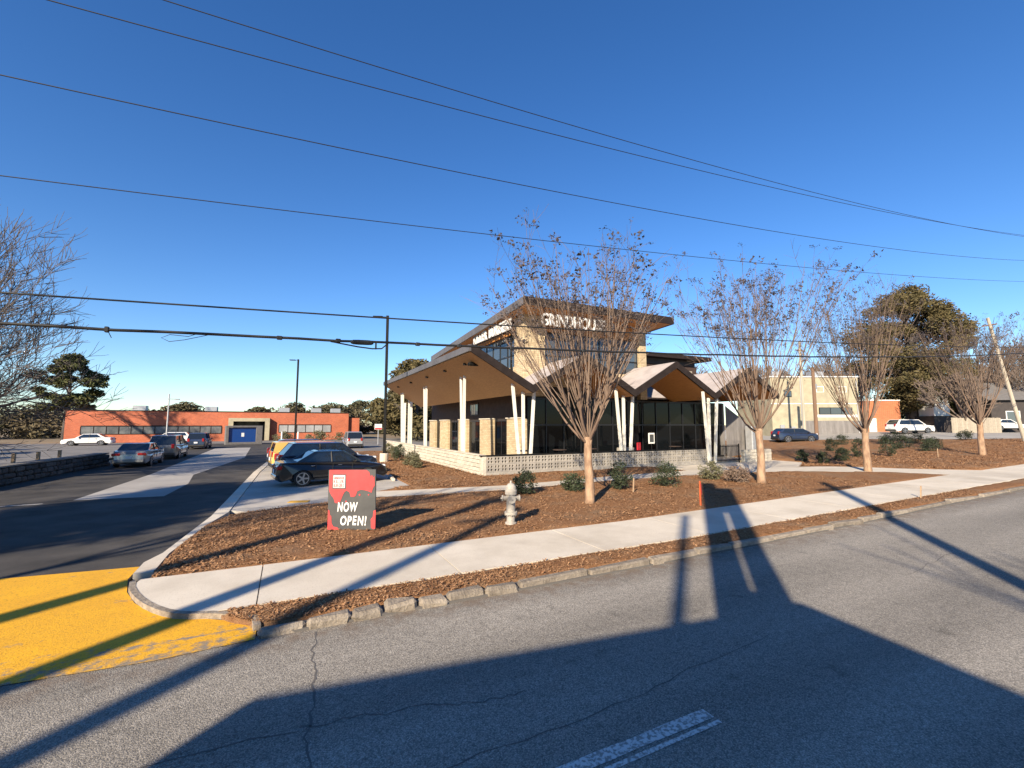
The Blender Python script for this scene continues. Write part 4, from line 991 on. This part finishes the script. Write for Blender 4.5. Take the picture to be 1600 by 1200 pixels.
    def norm(m_):
        B_ = np.array(m_.v); h_ = np.clip((B_[:, 2]-th)/(H-th)*1.6, 0, 1); f_ = 1+(kr-1)*h_*(2-h_)
        B_[:, 0] *= f_; B_[:, 1] *= f_; B_[:, 2] = np.where(B_[:, 2] > th, th+(B_[:, 2]-th)*kz, B_[:, 2]); B_[:, 2] = np.where(B_[:, 2] > H-.2, H-.2+(B_[:, 2]-H+.2)*.25, B_[:, 2]); m_.v = [tuple(q_) for q_ in B_]
    norm(mb); norm(sd_); norm(st)
    st.build('limbs', M['limb'], trunk, smooth=True, fix=False)
    cr = mb.build('crown', M['twig'], t, smooth=True, fix=False)
    s_ = sd_.build('seed_heads', M['seed'], cr, fix=False); s_['kind'] = 'stuff'
    return t
myrtle((8.83, 12.06, .06), 3, 2.15, 8.8, .95, 78, 'largest bare crape myrtle, before the restaurant corner, left of the other three', .125, 3.9)
myrtle((17.7, 12.25, .2), 8, 2.25, 9.5, .95, 78, 'bare crape myrtle standing between the path and the sidewalk, before the picket fence', .135, 3.7)
myrtle((25.8, 12.2, .32), 15, 2.1, 9.8, 1.0, 70, 'bare crape myrtle before the cream building, third along the sidewalk', .135, 3.5)
myrtle((41.8, 13.0, .58), 22, 2.2, 9.8, 1.0, 72, 'bare crape myrtle at the far right of the row, in the wide mulch bed', .15, 3.6)

def bare_tree(loc, seed, H, spread, label, group='bare trees', m='grey_bark', depth=5, tr=.25, th=2.5, name='bare_tree', nlimb=6, tw=.006, ang=.55):
    r = random.Random(seed); t = empty(name, loc, r.uniform(0, 6) if m != 'x' else 0, label, 'tree', group)
    mb = MB(); cr = MB()
    P = [Vector((.05*math.sin(i+seed)*i/6, .05*math.cos(i*1.3)*i/6, -.15+(th+.15)*i/6)) for i in range(7)]
    mb.tube(P, [tr*(1.25-.4*i/6) for i in range(7)], 9); tk = mb.build('trunk', M[m], t, smooth=True)
    def grow(p, d, L, rad, lev):
        n = 5; pts = [p.copy()]; dd = d.copy()
        for i in range(n):
            dd = (dd+rvec(r)*.16+Vector((0,0,.05))).normalized(); p = p+dd*(L/n); pts.append(p.copy())
        e = rad*.55 if lev < depth else tw*.6
        cr.tube(pts, [rad+(e-rad)*i/n for i in range(n+1)], 6 if lev < 2 else (4 if lev < 4 else 3), False)
        if lev >= depth: return
        for k in range(3 if lev < depth-1 else 4):
            j = r.randint(2, n); side = rvec(r); side = (side-dd*side.dot(dd)).normalized()
            a = r.uniform(.3, .85) if k else r.uniform(.1, .35)
            grow(pts[j], (dd*math.cos(a)+side*math.sin(a)).normalized(), L*r.uniform(.58, .82), max(tw, (rad+(e-rad)*j/n)*r.uniform(.55, .8)), lev+1)
    for i in range(nlimb):
        az = i*2.4+r.uniform(-.4, .4); a = ang*r.uniform(.4, 1.5) if i else .12
        d = Vector((math.sin(a)*math.cos(az)*spread, math.sin(a)*math.sin(az)*spread, math.cos(a))).normalized()
        grow(Vector((0,0,th-.1*i if i < 4 else th-.4)), d, (H-th)*.36, tr*.62*r.uniform(.7, 1), 1)
    cr.build('crown', M[m], t, smooth=True, fix=False); return t
bare_tree((-16.0, 28.0, 0), 4, 13.5, 1.3, 'large grey bare tree reaching in from the left edge', m='grey_bark', depth=6, tr=.30, th=2.0, nlimb=26, tw=.013, ang=.85)
bare_tree((-20.5, 34.0, 0), 14, 12.0, 1.4, 'smaller grey bare tree behind the big one at the left edge', m='grey_bark', depth=6, tr=.24, th=1.4, nlimb=18, tw=.012, ang=.8)
bare_tree((-43.5, 65.4, 0), 9, 27, 1.3, 'very tall bare tree off to the left of the lot', m='grey_bark', depth=5, tr=.55, th=17.0, nlimb=8, tw=.04, ang=.75)

def leafy(loc, seed, H, rw, base, nclump, nleaf, leaf, m, label, cat='tree', group=None, name='pine_tree', tr=.28, shape='pine', flat=.55, csz=None, bark='grey_bark'):
    r = random.Random(seed); t = empty(name, loc, 0, label, cat, group)
    mb = MB(); mb.tube([(0,0,-.2),(.1*rw*.2,0,H*.45),(0,.05*rw,H*.88)], [tr*1.2,tr*.8,tr*.25], 8)
    cl = []
    for i in range(nclump):
        f = r.random(); z = base+(H-base)*f
        if shape == 'pine': ww = rw*(.5+.5*math.sin(min(1, f*1.25)*math.pi*.75+.45))*(1 if f < .75 else (1-f)/.25*.8+.2)
        else: ww = rw*math.sqrt(max(.03, 1-(2*f-.9)**2*.98)) if f > .02 else rw*.4
        a = r.uniform(0, 6.283); q = ww*math.sqrt(r.uniform(.12, 1)); c = Vector((q*math.cos(a), q*math.sin(a), z)); cl.append((c, (csz or rw*.26)*r.uniform(.6, 1.3)))
        if r.random() < .55: mb.tube([(0,0,max(base*.7, z-rw*.35)), tuple(c*.6+Vector((0,0,z*.4-.1))), tuple(c)], [tr*.28,tr*.18,.02], 4, False)
    mb.build('trunk', M[bark], t, smooth=True)
    tot = nclump*nleaf; rg = np.random.default_rng(seed)
    C_ = np.repeat(np.array([tuple(c) for c, _ in cl]), nleaf, 0); Sz = np.repeat(np.array([s for _, s in cl]), nleaf)
    dv = rg.normal(size=(tot, 3)); dv /= np.linalg.norm(dv, axis=1)[:, None]
    P = C_+dv*(Sz*rg.uniform(.25, 1.0, tot)**.6)[:, None]*np.array([1, 1, flat])
    u = rg.normal(size=(tot, 3)); u[:, 2] *= .6; u /= np.linalg.norm(u, axis=1)[:, None]
    w = np.cross(u, rg.normal(size=(tot, 3))); w /= np.linalg.norm(w, axis=1)[:, None]
    l = (leaf*rg.uniform(.6, 1.4, tot))[:, None]; u = u*l; w = w*l*.42
    V = np.stack([P-u*.5, P+w*.5, P+u*.5, P-w*.5], 1).reshape(-1, 3)
    me = bpy.data.meshes.new('crown'); me.vertices.add(tot*4); me.vertices.foreach_set('co', V.ravel().astype(np.float32))
    me.loops.add(tot*4); me.loops.foreach_set('vertex_index', np.arange(tot*4, dtype=np.int32)); me.polygons.add(tot)
    me.polygons.foreach_set('loop_start', np.arange(0, tot*4, 4, dtype=np.int32)); me.materials.append(M[m]); me.update(); me.validate()
    link('crown' if cat == 'tree' else 'foliage', me, t); return t
leafy((-34.3, 104.5, 0), 2, 14.6, 4.9, 5.4, 50, 300, .55, 'needle', 'dark rounded pine rising behind the left end of the brick building', group='pines', tr=.45)
leafy((78.5, 31, 1.6), 6, 20.0, 6.5, 3.4, 105, 620, .36, 'olive', 'tall olive evergreen towering over the orange brick building', group='pines', tr=.55, shape='round', flat=.62, csz=2.1)
leafy((90, 33, 1.6), 16, 12, 6.0, 1, 60, 420, .40, 'needle', 'lower dark evergreen to the right of the tall olive one', group='pines', tr=.4, shape='round', csz=2.4)
leafy((19.5, 75, 0), 12, 13, 7.5, 1.5, 46, 260, .7, 'olive', 'yellowish green tree behind the lamp post and left columns', group='trees behind the restaurant', name='broad_tree', shape='round', csz=2.2)
leafy((24, 88, 0), 13, 13.5, 8, 1.5, 46, 240, .8, 'needle_far', 'dull green tree farther back by the left columns', group='trees behind the restaurant', name='broad_tree', shape='round', csz=2.4)
far = [(-24,140,8.5,8),(-6,132,7.4,7),(3,150,9.5,9),(12,140,9,9),(21,150,11,10),(30,140,12,10),(30,118,14,9),(38,110,15,10),(46,120,14,10),(-50,130,6,12),(-64,120,6,12),(-75,105,5,10),(60,100,13,10),(74,92,14,10),(-90,150,8,14),(-36,160,7,10)]
nmf = ['just visible over the brick roof left of centre','low over the brick roof behind the slim pole','over the brick roof above the kiosk','over the brick roof beside the far lamp post','over the right end of the brick roof','beyond the brick building end','behind the left columns','behind the left of the restaurant','hidden mostly behind the restaurant','far behind the dark pine','left of the dark pine, far off','at the far left horizon','seen past the clerestory','far behind the rear roof','at the left horizon, farthest','between the dark pine and the brick roof']
for i, (x, y, h, w) in enumerate(far):
    leafy((x, y, -.1), 40+i, h*.86, w, .8, 40, 170, .85, 'needle_far', 'distant tree '+nmf[i], group='distant trees', name='broad_tree', shape='round', csz=w*.3)
for i, (x, y, h, lb) in enumerate(((82,42,15,'bare brown tree behind the cream building'),(66,46,13,'bare brown tree above the cream building roof'),(96,28,17,'tall thin bare tree at the right edge'),(104,24,18,'tallest bare tree at the right edge, farthest off'),(88,24,12,'bare brown tree right of the olive evergreen'),(58,52,13,'bare brown tree between restaurant and cream building'),(47,50,12,'bare brown tree just behind the rear roof'),(73,24,9,'low bare tree near the white suv'),(84,34,14,'dense bare tree under the left of the olive evergreen'),(92,26,13,'dense bare tree behind the dark house'),(100,20,13,'dense bare tree at the right edge, nearer than the tall ones'),(62,40,11,'bare tree rising right behind the cream parapet'),(71,42,13,'dense bare tree behind the right half of the cream building'),(54,48,13,'dense bare tree behind the left half of the cream building'),(76,38,14,'dense bare tree between cream building and evergreen'))):
    bare_tree((x, y, g(x, y)-.2), 60+i, h, 1.0, lb, 'bare trees on the right', 'shadow_bark', 5, .22, h*.2, nlimb=9, tw=.040, ang=.6)
rn = random.Random(77)
for i, (x, y, h, w, lb) in enumerate(((-27,55,3.0,3.2,'tan brush clump under the big bare tree'),(-31,62,3.6,3.5,'tan brush clump left of the brick building'),(-36,66,3.2,3.5,'tan brush clump at the left edge by the lot'),(-24,47,2.4,2.6,'tan brush clump nearest the bollards'))):
    leafy((x, y, -.1), 80+i, h, w, .1, 26, 170, .30, 'shrub_dry', lb, 'bush', 'brush at the left of the lot', 'brush', .06, 'round', .7, .8)

# small shrubs in the beds
def shrub(x, y, h, w, seed, m, label, group):
    if group == 'shrubs in the side bed': h, w = h*.8, w*.72
    leafy((x, y, g(x, y)+.06), seed, h, w, .06, 30, 62, .085, m, label, 'shrub', group, 'shrub', .02, 'round', .9, w*.42)
SH = [(7.93,14.8,.80,.42,'shrub','dark green shrub in mulch just right of the fire hydrant'),(9.9,14.5,.68,.48,'shrub','low round green shrub left of the largest crape myrtle trunk'),(11.6,13.9,1.0,.42,'shrub','upright dark shrub beside the short pale stake'),(13.85,13.7,.82,.60,'shrub','widest shrub in the front mulch, left of the orange stake'),(16.85,14.0,.75,.48,'shrub_dry','olive shrub behind the orange stake'),(17.1,12.9,.55,.45,'twig','brown twiggy shrub at the foot of the second crape myrtle')]
for i, (x, y, h, w, m, lb) in enumerate(SH): shrub(x, y, h, w, 100+i, m, lb, 'shrubs in the front bed')
SH = [(6.95,26.5,.75,.42,'shrub_dry','olive shrub before the cream block wall, nearest the corner'),(7.1,28.6,.85,.5,'shrub_dry','olive shrub second from the corner along the cream block wall'),(7.2,32.0,1.1,.42,'shrub','tall dark shrub by the cream block wall'),(7.6,35.5,.8,.45,'shrub_dry','olive shrub before the cream block wall behind the lamp post'),(8.2,41.0,.8,.5,'shrub_dry','olive shrub at the far end of the cream block wall')]
for i, (x, y, h, w, m, lb) in enumerate(SH): shrub(x, y, h, w, 120+i, m, lb, 'shrubs along the block wall')
SH = [(51,20.2,1.0,1.0,'low in the side bed, left of the fourth trunk'),(57,18.8,1.0,.9,'last before the side street, right of the fourth trunk'),(46.5,24,1.1,.9,'by the side street kerb below the dark hatchback'),(31.7,18.9,.9,.5,'right of the short pale block wall'),(30.1,16.6,.95,.5,'between path and picket fence, before the cream building'),(32.3,16.7,.95,.65,'left of the third crape myrtle trunk, front one'),(38.2,20.5,1.2,.7,'behind and left of the third crape myrtle'),(35.0,17.0,1.5,.6,'tall, just left of the third crape myrtle trunk'),(36.2,15.9,1.5,.6,'tall, just right of the third crape myrtle trunk'),(49,21.5,1.0,.8,'below the white suv, left one'),(44.8,18.5,1.1,.9,'in the shaded middle of the side bed'),(43.0,16.2,1.1,.8,'in the side bed behind the fourth crape myrtle'),(54,22.8,1.0,.9,'below the white suv, right one'),(47,17.5,.9,.9,'rightmost in the shaded side bed')]
for i, (x, y, h, w, lb) in enumerate(SH): shrub(x, y, h, w, 140+i, 'shrub', 'dark green shrub '+lb, 'shrubs in the side bed')

# ------------------------------------------------------------------ red brick building and what stands before it
bb = empty('brick_building', (-29, 88, 0), 0, 'long single storey red brick building across the far end of the lot', 'building')
def wb(mb, name, m, root, parent=None):
    o = mb.build(name, m, parent or root)
    if parent is None: o.location = -Vector(root.location)
    return o
mb = MB(); mb.box(-29,88,-.2,10.2,104,4.75); wb(mb, 'wall', M['brick'], bb)
mb = MB(); mb.box(10.2,88.6,-.2,12.2,104,3.9); wb(mb, 'end_wall', M['brick'], bb)
mb = MB(); mb.box(-29.1,87.9,4.75,10.3,104.1,4.86); wb(mb, 'parapet_cap', M['fascia'], bb)
for x0, x1 in ((-27.2,-9.6), (-1.2,7.2)):
    pale = x0 > -5; z0, z1 = (1.35,2.55) if pale else (1.25,2.35)
    mb = MB(); mb.box(x0,87.93,z1,x1,87.99,z1+.16); mb.box(x0,87.93,z0-.08,x1,87.99,z0)
    n = int((x1-x0)/1.4); st = (x1-x0)/n
    for i in range(n+1): mb.box(x0+i*st-.05,87.92,z0,x0+i*st+.05,87.99,z1)
    f = wb(mb, 'window_strip', M['fascia'], bb)
    for i in range(n):
        mb = MB(); mb.box(x0+i*st+.05,87.955+random.uniform(-.01,.01),z0,x0+(i+1)*st-.05,87.98,z1); wb(mb, 'pane', M['pale_pane'] if pale else M['dull_pane'], bb, f)
mb = MB(); mb.box(-8.6,87.0,0,-7.9,88.0,3.2); mb.box(-3.3,87.0,0,-2.6,88.0,3.2); mb.box(-8.6,87.0,3.2,-2.6,88.0,3.75); wb(mb, 'entrance_portal', M['cream'], bb)
mb = MB(); mb.box(-7.9,87.75,0,-3.3,87.98,3.2); wb(mb, 'entrance_recess', M['glass'], bb)
for x in (-22, -12, -.5, 5.0, 8.5):
    mb = MB(); mb.cbox((x,95,5.3),(1.8,1.5,1.0),.05); wb(mb, 'roof_unit', M['galv'], bb)
ks = empty('screen_kiosk', (-5.1, 70.2, 0), R(12), 'dark grey kiosk with a large blue screen before the brick building', 'kiosk')
mb = MB(); mb.cbox((-1.95,0,1.25),(.35,1.2,2.5),.03); mb.cbox((1.75,0,1.25),(.75,1.2,2.5),.03); mb.cbox((-.2,0,2.38),(3.2,1.2,.25),.03); mb.cbox((-.2,0,.16),(3.2,1.2,.32),.03); mb.build('frame', M['grey_roof'], ks)
mb = MB(); mb.box(-1.75,-.35,.33,1.36,.3,2.24); scn = mb.build('screen', M['blue_screen'], ks)
mb = MB(); mb.box(-.32,-.365,1.05,.0,-.352,1.55); mb.build('emblem', M['house_white'], scn)
for i, (x, y) in enumerate(((1.6,75.5),(-.6,76.0))):
    t = empty('white_post', (x, y, 0), 0, ['white guard post right of the far lamp post','white guard post left of the far lamp post'][i], 'post', 'guard posts before the brick building')
    mb = MB(); mb.lathe([(.11,0),(.11,1.5),(.06,1.58)], 10); mb.build('shaft', M['house_white'], t)
    mb = MB(); mb.lathe([(.16,0),(.16,.08)], 10); mb.build('base', M['concrete'], t)
for i, (x, y, w, lb) in enumerate(((4.6,84,2.2,'low dry hedge under the right window strip'),(9.0,83,2.0,'low dry hedge at the right end of the brick building'),(-.2,84,1.8,'low dry hedge beside the blue kiosk'))):
    leafy((x, y, 0), 180+i, 1.3, w, .1, 18, 110, .22, 'shrub_dry', lb, 'hedge', 'hedges under the brick wall', 'hedge', .04, 'round', .7, .7)
t = empty('street_sign', (11.0, 62.0, 0), 0, 'white and red roadside sign beyond the silver suv', 'sign')
mb = MB(); mb.cyl((0,0,0),(0,0,2.0),.05,8); mb.build('pole', M['galv'], t)
mb = MB(); mb.cbox((0,0,2.35),(.95,.10,.75),.02); p_ = mb.build('panel', M['house_white'], t)
mb = MB(); mb.box(-.44,-.058,2.02,.44,-.053,2.22); mb.build('red_band', M['red_vinyl'], p_)
h_ = empty('white_house', (-46, 78, 0), 0, 'small white house beyond the brush at the left edge', 'house')
mb = MB(); mb.box(0,0,0,9,6,2.8); mb.build('wall', M['house_white'], h_)
mb = MB(); mb.prism([(-.4,2.8),(9.4,2.8),(4.5,4.6)], -.4, 6.4, 'y'); mb.build('roof', M['grey_roof'], h_)

# ------------------------------------------------------------------ cream and orange buildings on the right
cbz = 1.0
cr_ = empty('cream_building', (57.2, 37.6, cbz), R(-26.6), 'two storey cream building with a dark board base across the side street', 'building')
mb = MB(); mb.box(0,0,-.5,11.6,9,7.9); mb.build('wall', M['cream'], cr_)
mb = MB(); mb.box(-.15,-.15,7.9,11.75,9.1,8.05); mb.build('parapet', M['house_white'], cr_)
mb = MB()
bi = None
for i in range(22):
    mb = MB(); mb.box(4.3+.34*i,-.12,0,4.3+.34*i+.33,-.02,2.15); mb.build('board', M['grey_board'], cr_)
mb = MB(); mb.box(5.6,-.06,2.6,11.2,-.005,2.95); mb.build('white_band', M['house_white'], cr_)
mb = MB(); mb.box(6.2,-.08,2.95,10.6,-.01,3.9); wf = mb.build('window_frame', M['mullion'], cr_)
for i in range(3):
    mb = MB(); mb.box(6.28+1.45*i,-.10,3.02,6.28+1.45*i+1.36,-.085,3.83); mb.build('pane', M['sky_glass'], wf)
for x, z in ((1.7,5.3),(6.0,5.9),(9.0,5.9)):
    mb = MB(); mb.box(x,-.06,z,x+1.0,-.01,z+.8); wf = mb.build('window_frame', M['house_white'] if x > 2 else M['mullion'], cr_)
    mb = MB(); mb.box(x+.08,-.075,z+.08,x+.92,-.062,z+.72); mb.build('pane', M['sky_glass'] if x < 2 else M['cream'], wf)
for x in (3.9, 11.3):
    mb = MB(); mb.cyl((x,-.08,.1),(x,-.08,7.9),.06,8); mb.build('downpipe', M['galv'], cr_)
for x, z in ((1.2,1.2),(2.6,1.0)):
    mb = MB(); mb.cbox((x,-.14,z),(.55,.26,.8),.03); mb.build('meter_box', M['galv'], cr_)
for x in (2.5, 8.0):
    mb = MB(); mb.cbox((x,3,8.5),(1.6,1.4,.95),.05); mb.build('roof_unit', M['galv'], cr_)
mb = MB(); mb.box(-.05,-.05,4.35,11.65,0,4.45); mb.build('string_course', M['house_white'], cr_)
ob = empty('orange_building', (70.5, 33.5, 1.4), R(-26.6), 'low orange brick building right of the cream one, behind the white suv', 'building')
mb = MB(); mb.box(0,0,-.5,5.2,8,4.5); mb.build('wall', M['orange'], ob)
mb = MB(); mb.box(-.1,-.1,4.5,5.3,8.1,4.65); mb.build('parapet', M['house_white'], ob)
mb = MB(); mb.box(.8,-.05,0,1.8,-.01,2.1); dr = mb.build('door', M['house_white'], ob)
mb = MB(); mb.cbox((1.68,-.07,1.0),(.05,.05,.12),.01); mb.build('handle', M['steel_dark'], dr)
og = empty('orange_gable', (64.6, 41.9, .9), R(-26.6), 'orange roofed house showing left of the cream building', 'house')
mb = MB(); mb.box(0,0,-.5,4,6,7.0); mb.build('wall', M['orange'], og)
mb = MB(); mb.prism([(-.3,7.0),(4.3,7.0),(2,9.2)], -.3, 6.3, 'y'); mb.build('roof', M['orange'], og)
mb = MB(); mb.box(1.4,-.06,5.4,2.6,-.01,6.3); wf = mb.build('window', M['mullion'], og)
sh_ = empty('white_shed', (76.8, 28.2, 1.6), R(-30), 'small white shed raised behind the tan fence', 'shed')
mb = MB(); mb.box(0,0,2.2,2.0,2.4,5.0); mb.build('wall', M['house_white'], sh_)
mb = MB(); mb.prism([(-.2,5.0),(2.2,5.0),(1.0,5.6)], -.2, 2.6, 'y'); mb.build('roof', M['grey_roof'], sh_)
mb = MB(); mb.box(-.3,-.3,-.5,2.3,2.7,2.2); mb.build('plinth', M['dark_wall'], sh_)
dk = empty('dark_house', (80.0, 22.0, 1.6), R(-40), 'dark grey roofed house behind the fourth crape myrtle', 'house')
mb = MB(); mb.box(0,3,-.5,14,11,4.2); mb.build('wall', M['dark_wall'], dk)
mb = MB(); mb.prism([(2.4,4.2),(11.6,4.2),(7,6.8)], -.5, 14.5, 'x'); mb.build('roof', M['grey_roof'], dk)
for i in range(3):
    mb = MB(); mb.box(1.5+4*i,2.93,1.2,3.0+4*i,2.99,2.8); wf = mb.build('window_frame', M['house_white'], dk)
    mb = MB(); mb.box(1.6+4*i,2.90,1.3,2.9+4*i,2.92,2.7); mb.build('pane', M['sky_glass'], wf)
tf = empty('board_fence', (71.2, 24.6, 1.55), R(-26), 'tan board fence between the white suv and the fourth crape myrtle', 'fence')
for i in range(24):
    mb = MB(); mb.box(.25*i+.005,-.02,0,.25*i+.242,.02,1.9+random.uniform(-.03,.03)); mb.build('board', M['fence_tan'], tf)
for z in (.4,1.5):
    mb = MB(); mb.box(0,.02,z,6,.08,z+.1); mb.build('rail', M['fence_tan'], tf)
t = empty('utility_pole', (53.2, 31.2, .8), 0, 'pale utility pole left of the brown one by the cream building', 'utility pole', 'utility poles on the right')
mb = MB(); mb.cyl((0,0,-.5),(0,0,11.5),.17,10,.12); mb.build('shaft', M['pole_pale'], t); mb = MB(); mb.box(-.9,-.05,10.4,.9,.05,10.52); mb.build('crossarm', M['pole_wood'], t)
t = empty('utility_pole', (53.9, 30.3, .8), 0, 'dark brown utility pole standing before the cream building', 'utility pole', 'utility poles on the right')
mb = MB(); mb.cyl((0,0,-.5),(0,0,8.4),.21,10,.17); mb.build('shaft', M['pole_wood'], t); mb = MB(); mb.cbox((.25,0,6.2),(.3,.3,.6),.03); mb.build('junction_box', M['galv'], t)
t = empty('utility_pole', (57.0, 14.9, 1.0), 0, 'pale leaning utility pole behind the fourth crape myrtle', 'utility pole', 'utility poles on the right')
mb = MB(); mb.cyl((0,0,-.5),(-2.2,1.0,11.0),.15,10,.11); mb.build('shaft', M['pole_pale'], t); mb = MB(); mb.tube([(-2.9,1.2,10.2),(-1.2,.75,10.5)], .06, 5); mb.build('crossarm', M['pole_wood'], t)

# ------------------------------------------------------------------ overhead wires (they hang in one vertical plane over the verge)
def wire(name, pts, r, label, deg=2, y=10.0, x0=-13, x1=52, amp=0):
    px = np.array([p[0] for p in pts]); pz = np.array([p[1] for p in pts]); k = np.polyfit(px, pz, deg)
    P = []
    for x in np.linspace(x0, x1, 90):
        z = float(np.polyval(k, x)); P.append((x, y, z+amp*math.sin(x*5.1)*math.sin(x*1.7)))
    t = empty(name, (0, y, 0), 0, label, 'wire', 'overhead wires'); mb = MB(); mb.tube([(a, 0, c) for a, b, c in P], r, 5); mb.build('cable', M['wire'], t, smooth=True); return t, k
wire('power_wire', [(-2.2,10.79),(1.1,10.74),(5,10.93),(12.3,11.44),(22.4,12.33),(41.3,14.48)], .010, 'thin power wire crossing highest in the sky')
wire('power_wire', [(-4,9.95),(-.9,10.11),(5,10.6),(12.3,11.14),(22.4,12.12),(41.4,14.6)], .010, 'thin power wire second from the top of the sky')
wire('power_wire', [(-4.5,8.43),(-.8,8.53),(5,8.83),(15.5,9.78),(40.9,12.86)], .010, 'thin power wire third from the top of the sky')
wire('power_wire', [(-4.4,6.66),(-.7,6.97),(5,7.41),(15.4,8.45),(40.5,11.45)], .009, 'thin power wire lowest of the four high ones, across mid sky')
wire('phone_cable', [(-4.2,4.75),(-1.7,4.81),(4,5.02),(12,5.47),(19.2,5.85),(40,7.3)], .017, 'upper of the two thick black cables before the restaurant')
t, k = wire('phone_cable', [(-4.2,4.33),(-1.6,4.28),(1.9,4.27),(5.9,4.52),(11.9,4.98),(39.3,6.87)], .028, 'lower and thicker black cable before the restaurant, with a splice', amp=.012)
zc = lambda x: float(np.polyval(k, x))
mb = MB(); mb.tube([(x_, 0, zc(x_)-dz_) for x_, dz_ in ((.75,.03),(1.05,.08),(1.3,.12),(1.6,.15),(1.8,.14),(1.92,.03))], .016, 6); mb.tube([(x_, 0, zc(x_)-.02) for x_ in (1.15,1.2,1.3,1.5,1.58,1.62)], [.03,.05,.055,.055,.05,.03], 8); mb.box(1.66,-.02,zc(1.66)-.16,1.69,.02,zc(1.66)); mb.build('splice_case', M['wire'], t)
mb = MB(); mb.tube([(-1.55,0,zc(-1.55)),(-1.7,.02,zc(-1.7)-.06),(-1.98,.02,zc(-2)-.04),(-2.1,.02,zc(-2)-.11),(-1.98,.02,zc(-2)-.17),(-1.75,.0,zc(-1.7)-.13),(-1.4,0,zc(-1.4)-.02)], .006, 5); mb.build('loose_loop', M['wire'], t)
mb = MB(); mb.cbox((-2.86,0,zc(-2.86)-.01),(.06,.07,.10),.01); mb.tube([(-2.86,0,zc(-2.86)),(-2.79,0,zc(-2.86)-.15)], .006, 4); mb.build('clamp', M['wire'], t)
for x_ in (-.2, .9, 2.6, 3.6, 5.0, 7.2):
    mb = MB(); mb.cbox((x_,0,zc(x_)-.005),(.10,.075,.075),.01); mb.build('clamp', M['wire'], t)

# ------------------------------------------------------------------ what stands behind the photographer and shades the road
rb = empty('roadside_building', (-8.6, -2.3, 0), 0, 'plain flat roofed building on the near side of the road', 'building')
foot = [(0,0),(7.0,-.93),(6.63,-3.3),(6.2,-5.2),(5.0,-7.0),(0,-7.0)]
mb = MB(); mb.prism(foot, -.2, 5.32); mb.build('wall', M['brown_wall'], rb)
mb = MB(); mb.prism(foot, 5.32, 5.5); mb.build('roof_edge', M['fascia'], rb)
mb = MB()
def turned(p0, p1, t0, t1, z0, z1):
    q = [(-.663*p+.749*t+8.6, .749*p+.663*t+2.3) for p, t in ((p0,t0),(p1,t0),(p1,t1),(p0,t1))]; mb.prism(q, z0, z1)
turned(-.76, -.20, -4.6, -4.25, 5.5, 12.3); turned(-1.28, -.81, -4.6, -4.25, 5.5, 11.6); turned(-.81, -.76, -4.55, -4.3, 9.3, 11.6); turned(-.81, -.76, -4.55, -4.3, 5.5, 6.1)
mb.build('shadow_stack', M['brick'], rb)  # unseen tall mass, turned and slotted to cast the streaked shadow
sv = Vector((.749, .663)); nv = Vector((-.663, .749))
def behind(perp, t): q = nv*perp+sv*t; return (q.x, q.y, -.1)
def sh_pole(perp, t, H, r, lb):
    e = empty('utility_pole', behind(perp, t), 0, lb, 'utility pole', 'poles on the near side of the road')
    mb = MB(); mb.cyl((0,0,-.3),(0,0,H),r,10,r*.8); mb.build('shaft', M['pole_wood'], e)
    if r > .14:
        mb = MB(); mb.box(-1.1,-.06,H-.9,1.1,.06,H-.76); mb.build('crossarm', M['pole_wood'], e)
    else:
        mb = MB(); mb.tube([(0,0,6.0),(-.35,.5,7.2),(-.5,.7,8.2)], .07, 6); mb.build('bracket', M['galv'], e)
sh_pole(-4.83, -4.4, 13.2, .20, 'wooden utility pole close behind the viewer on the right')
sh_pole(.28, -13.5, 13.4, .13, 'slimmer wooden utility pole beyond the near building')
sh_pole(5.0, -16.5, 14.6, .21, 'wooden utility pole behind the viewer on the left')
bare_tree(behind(6.45, -11.5), 31, 15.5, .8, 'bare roadside tree behind the viewer on the left, nearer one', 'roadside trees', 'shadow_bark', 4, .20, 11.0, tw=.018, nlimb=4, ang=.35)
bare_tree(behind(8.75, -12.5), 33, 15.5, .8, 'bare roadside tree behind the viewer on the left, farther one', 'roadside trees', 'shadow_bark', 4, .23, 11.5, tw=.018, nlimb=4, ang=.35)
bare_tree(behind(-6.6, -13), 35, 15, 1.0, 'bare roadside tree behind the viewer on the right', 'roadside trees', 'shadow_bark', 3, .12, 5.5, tw=.035, nlimb=6, ang=.4)
bare_tree(behind(11.0, -13), 36, 14, 1.0, 'bare roadside tree across from the yellow apron', 'roadside trees', 'shadow_bark', 4, .13, 9.0, tw=.018, nlimb=5, ang=.4)
bare_tree(behind(16, -16), 37, 11, 1.2, 'bare roadside tree left of the driveway mouth', 'roadside trees', 'shadow_bark', 4, .22, 3.0, tw=.02, ang=.7)

q_ = behind(16.6, -18)
leafy(q_, 201, 18.0, 3.2, 8.5, 60, 200, .5, 'needle', 'tall evergreen beside the driveway mouth, behind the viewer', group='roadside evergreens', tr=.4, shape='round', csz=1.5)
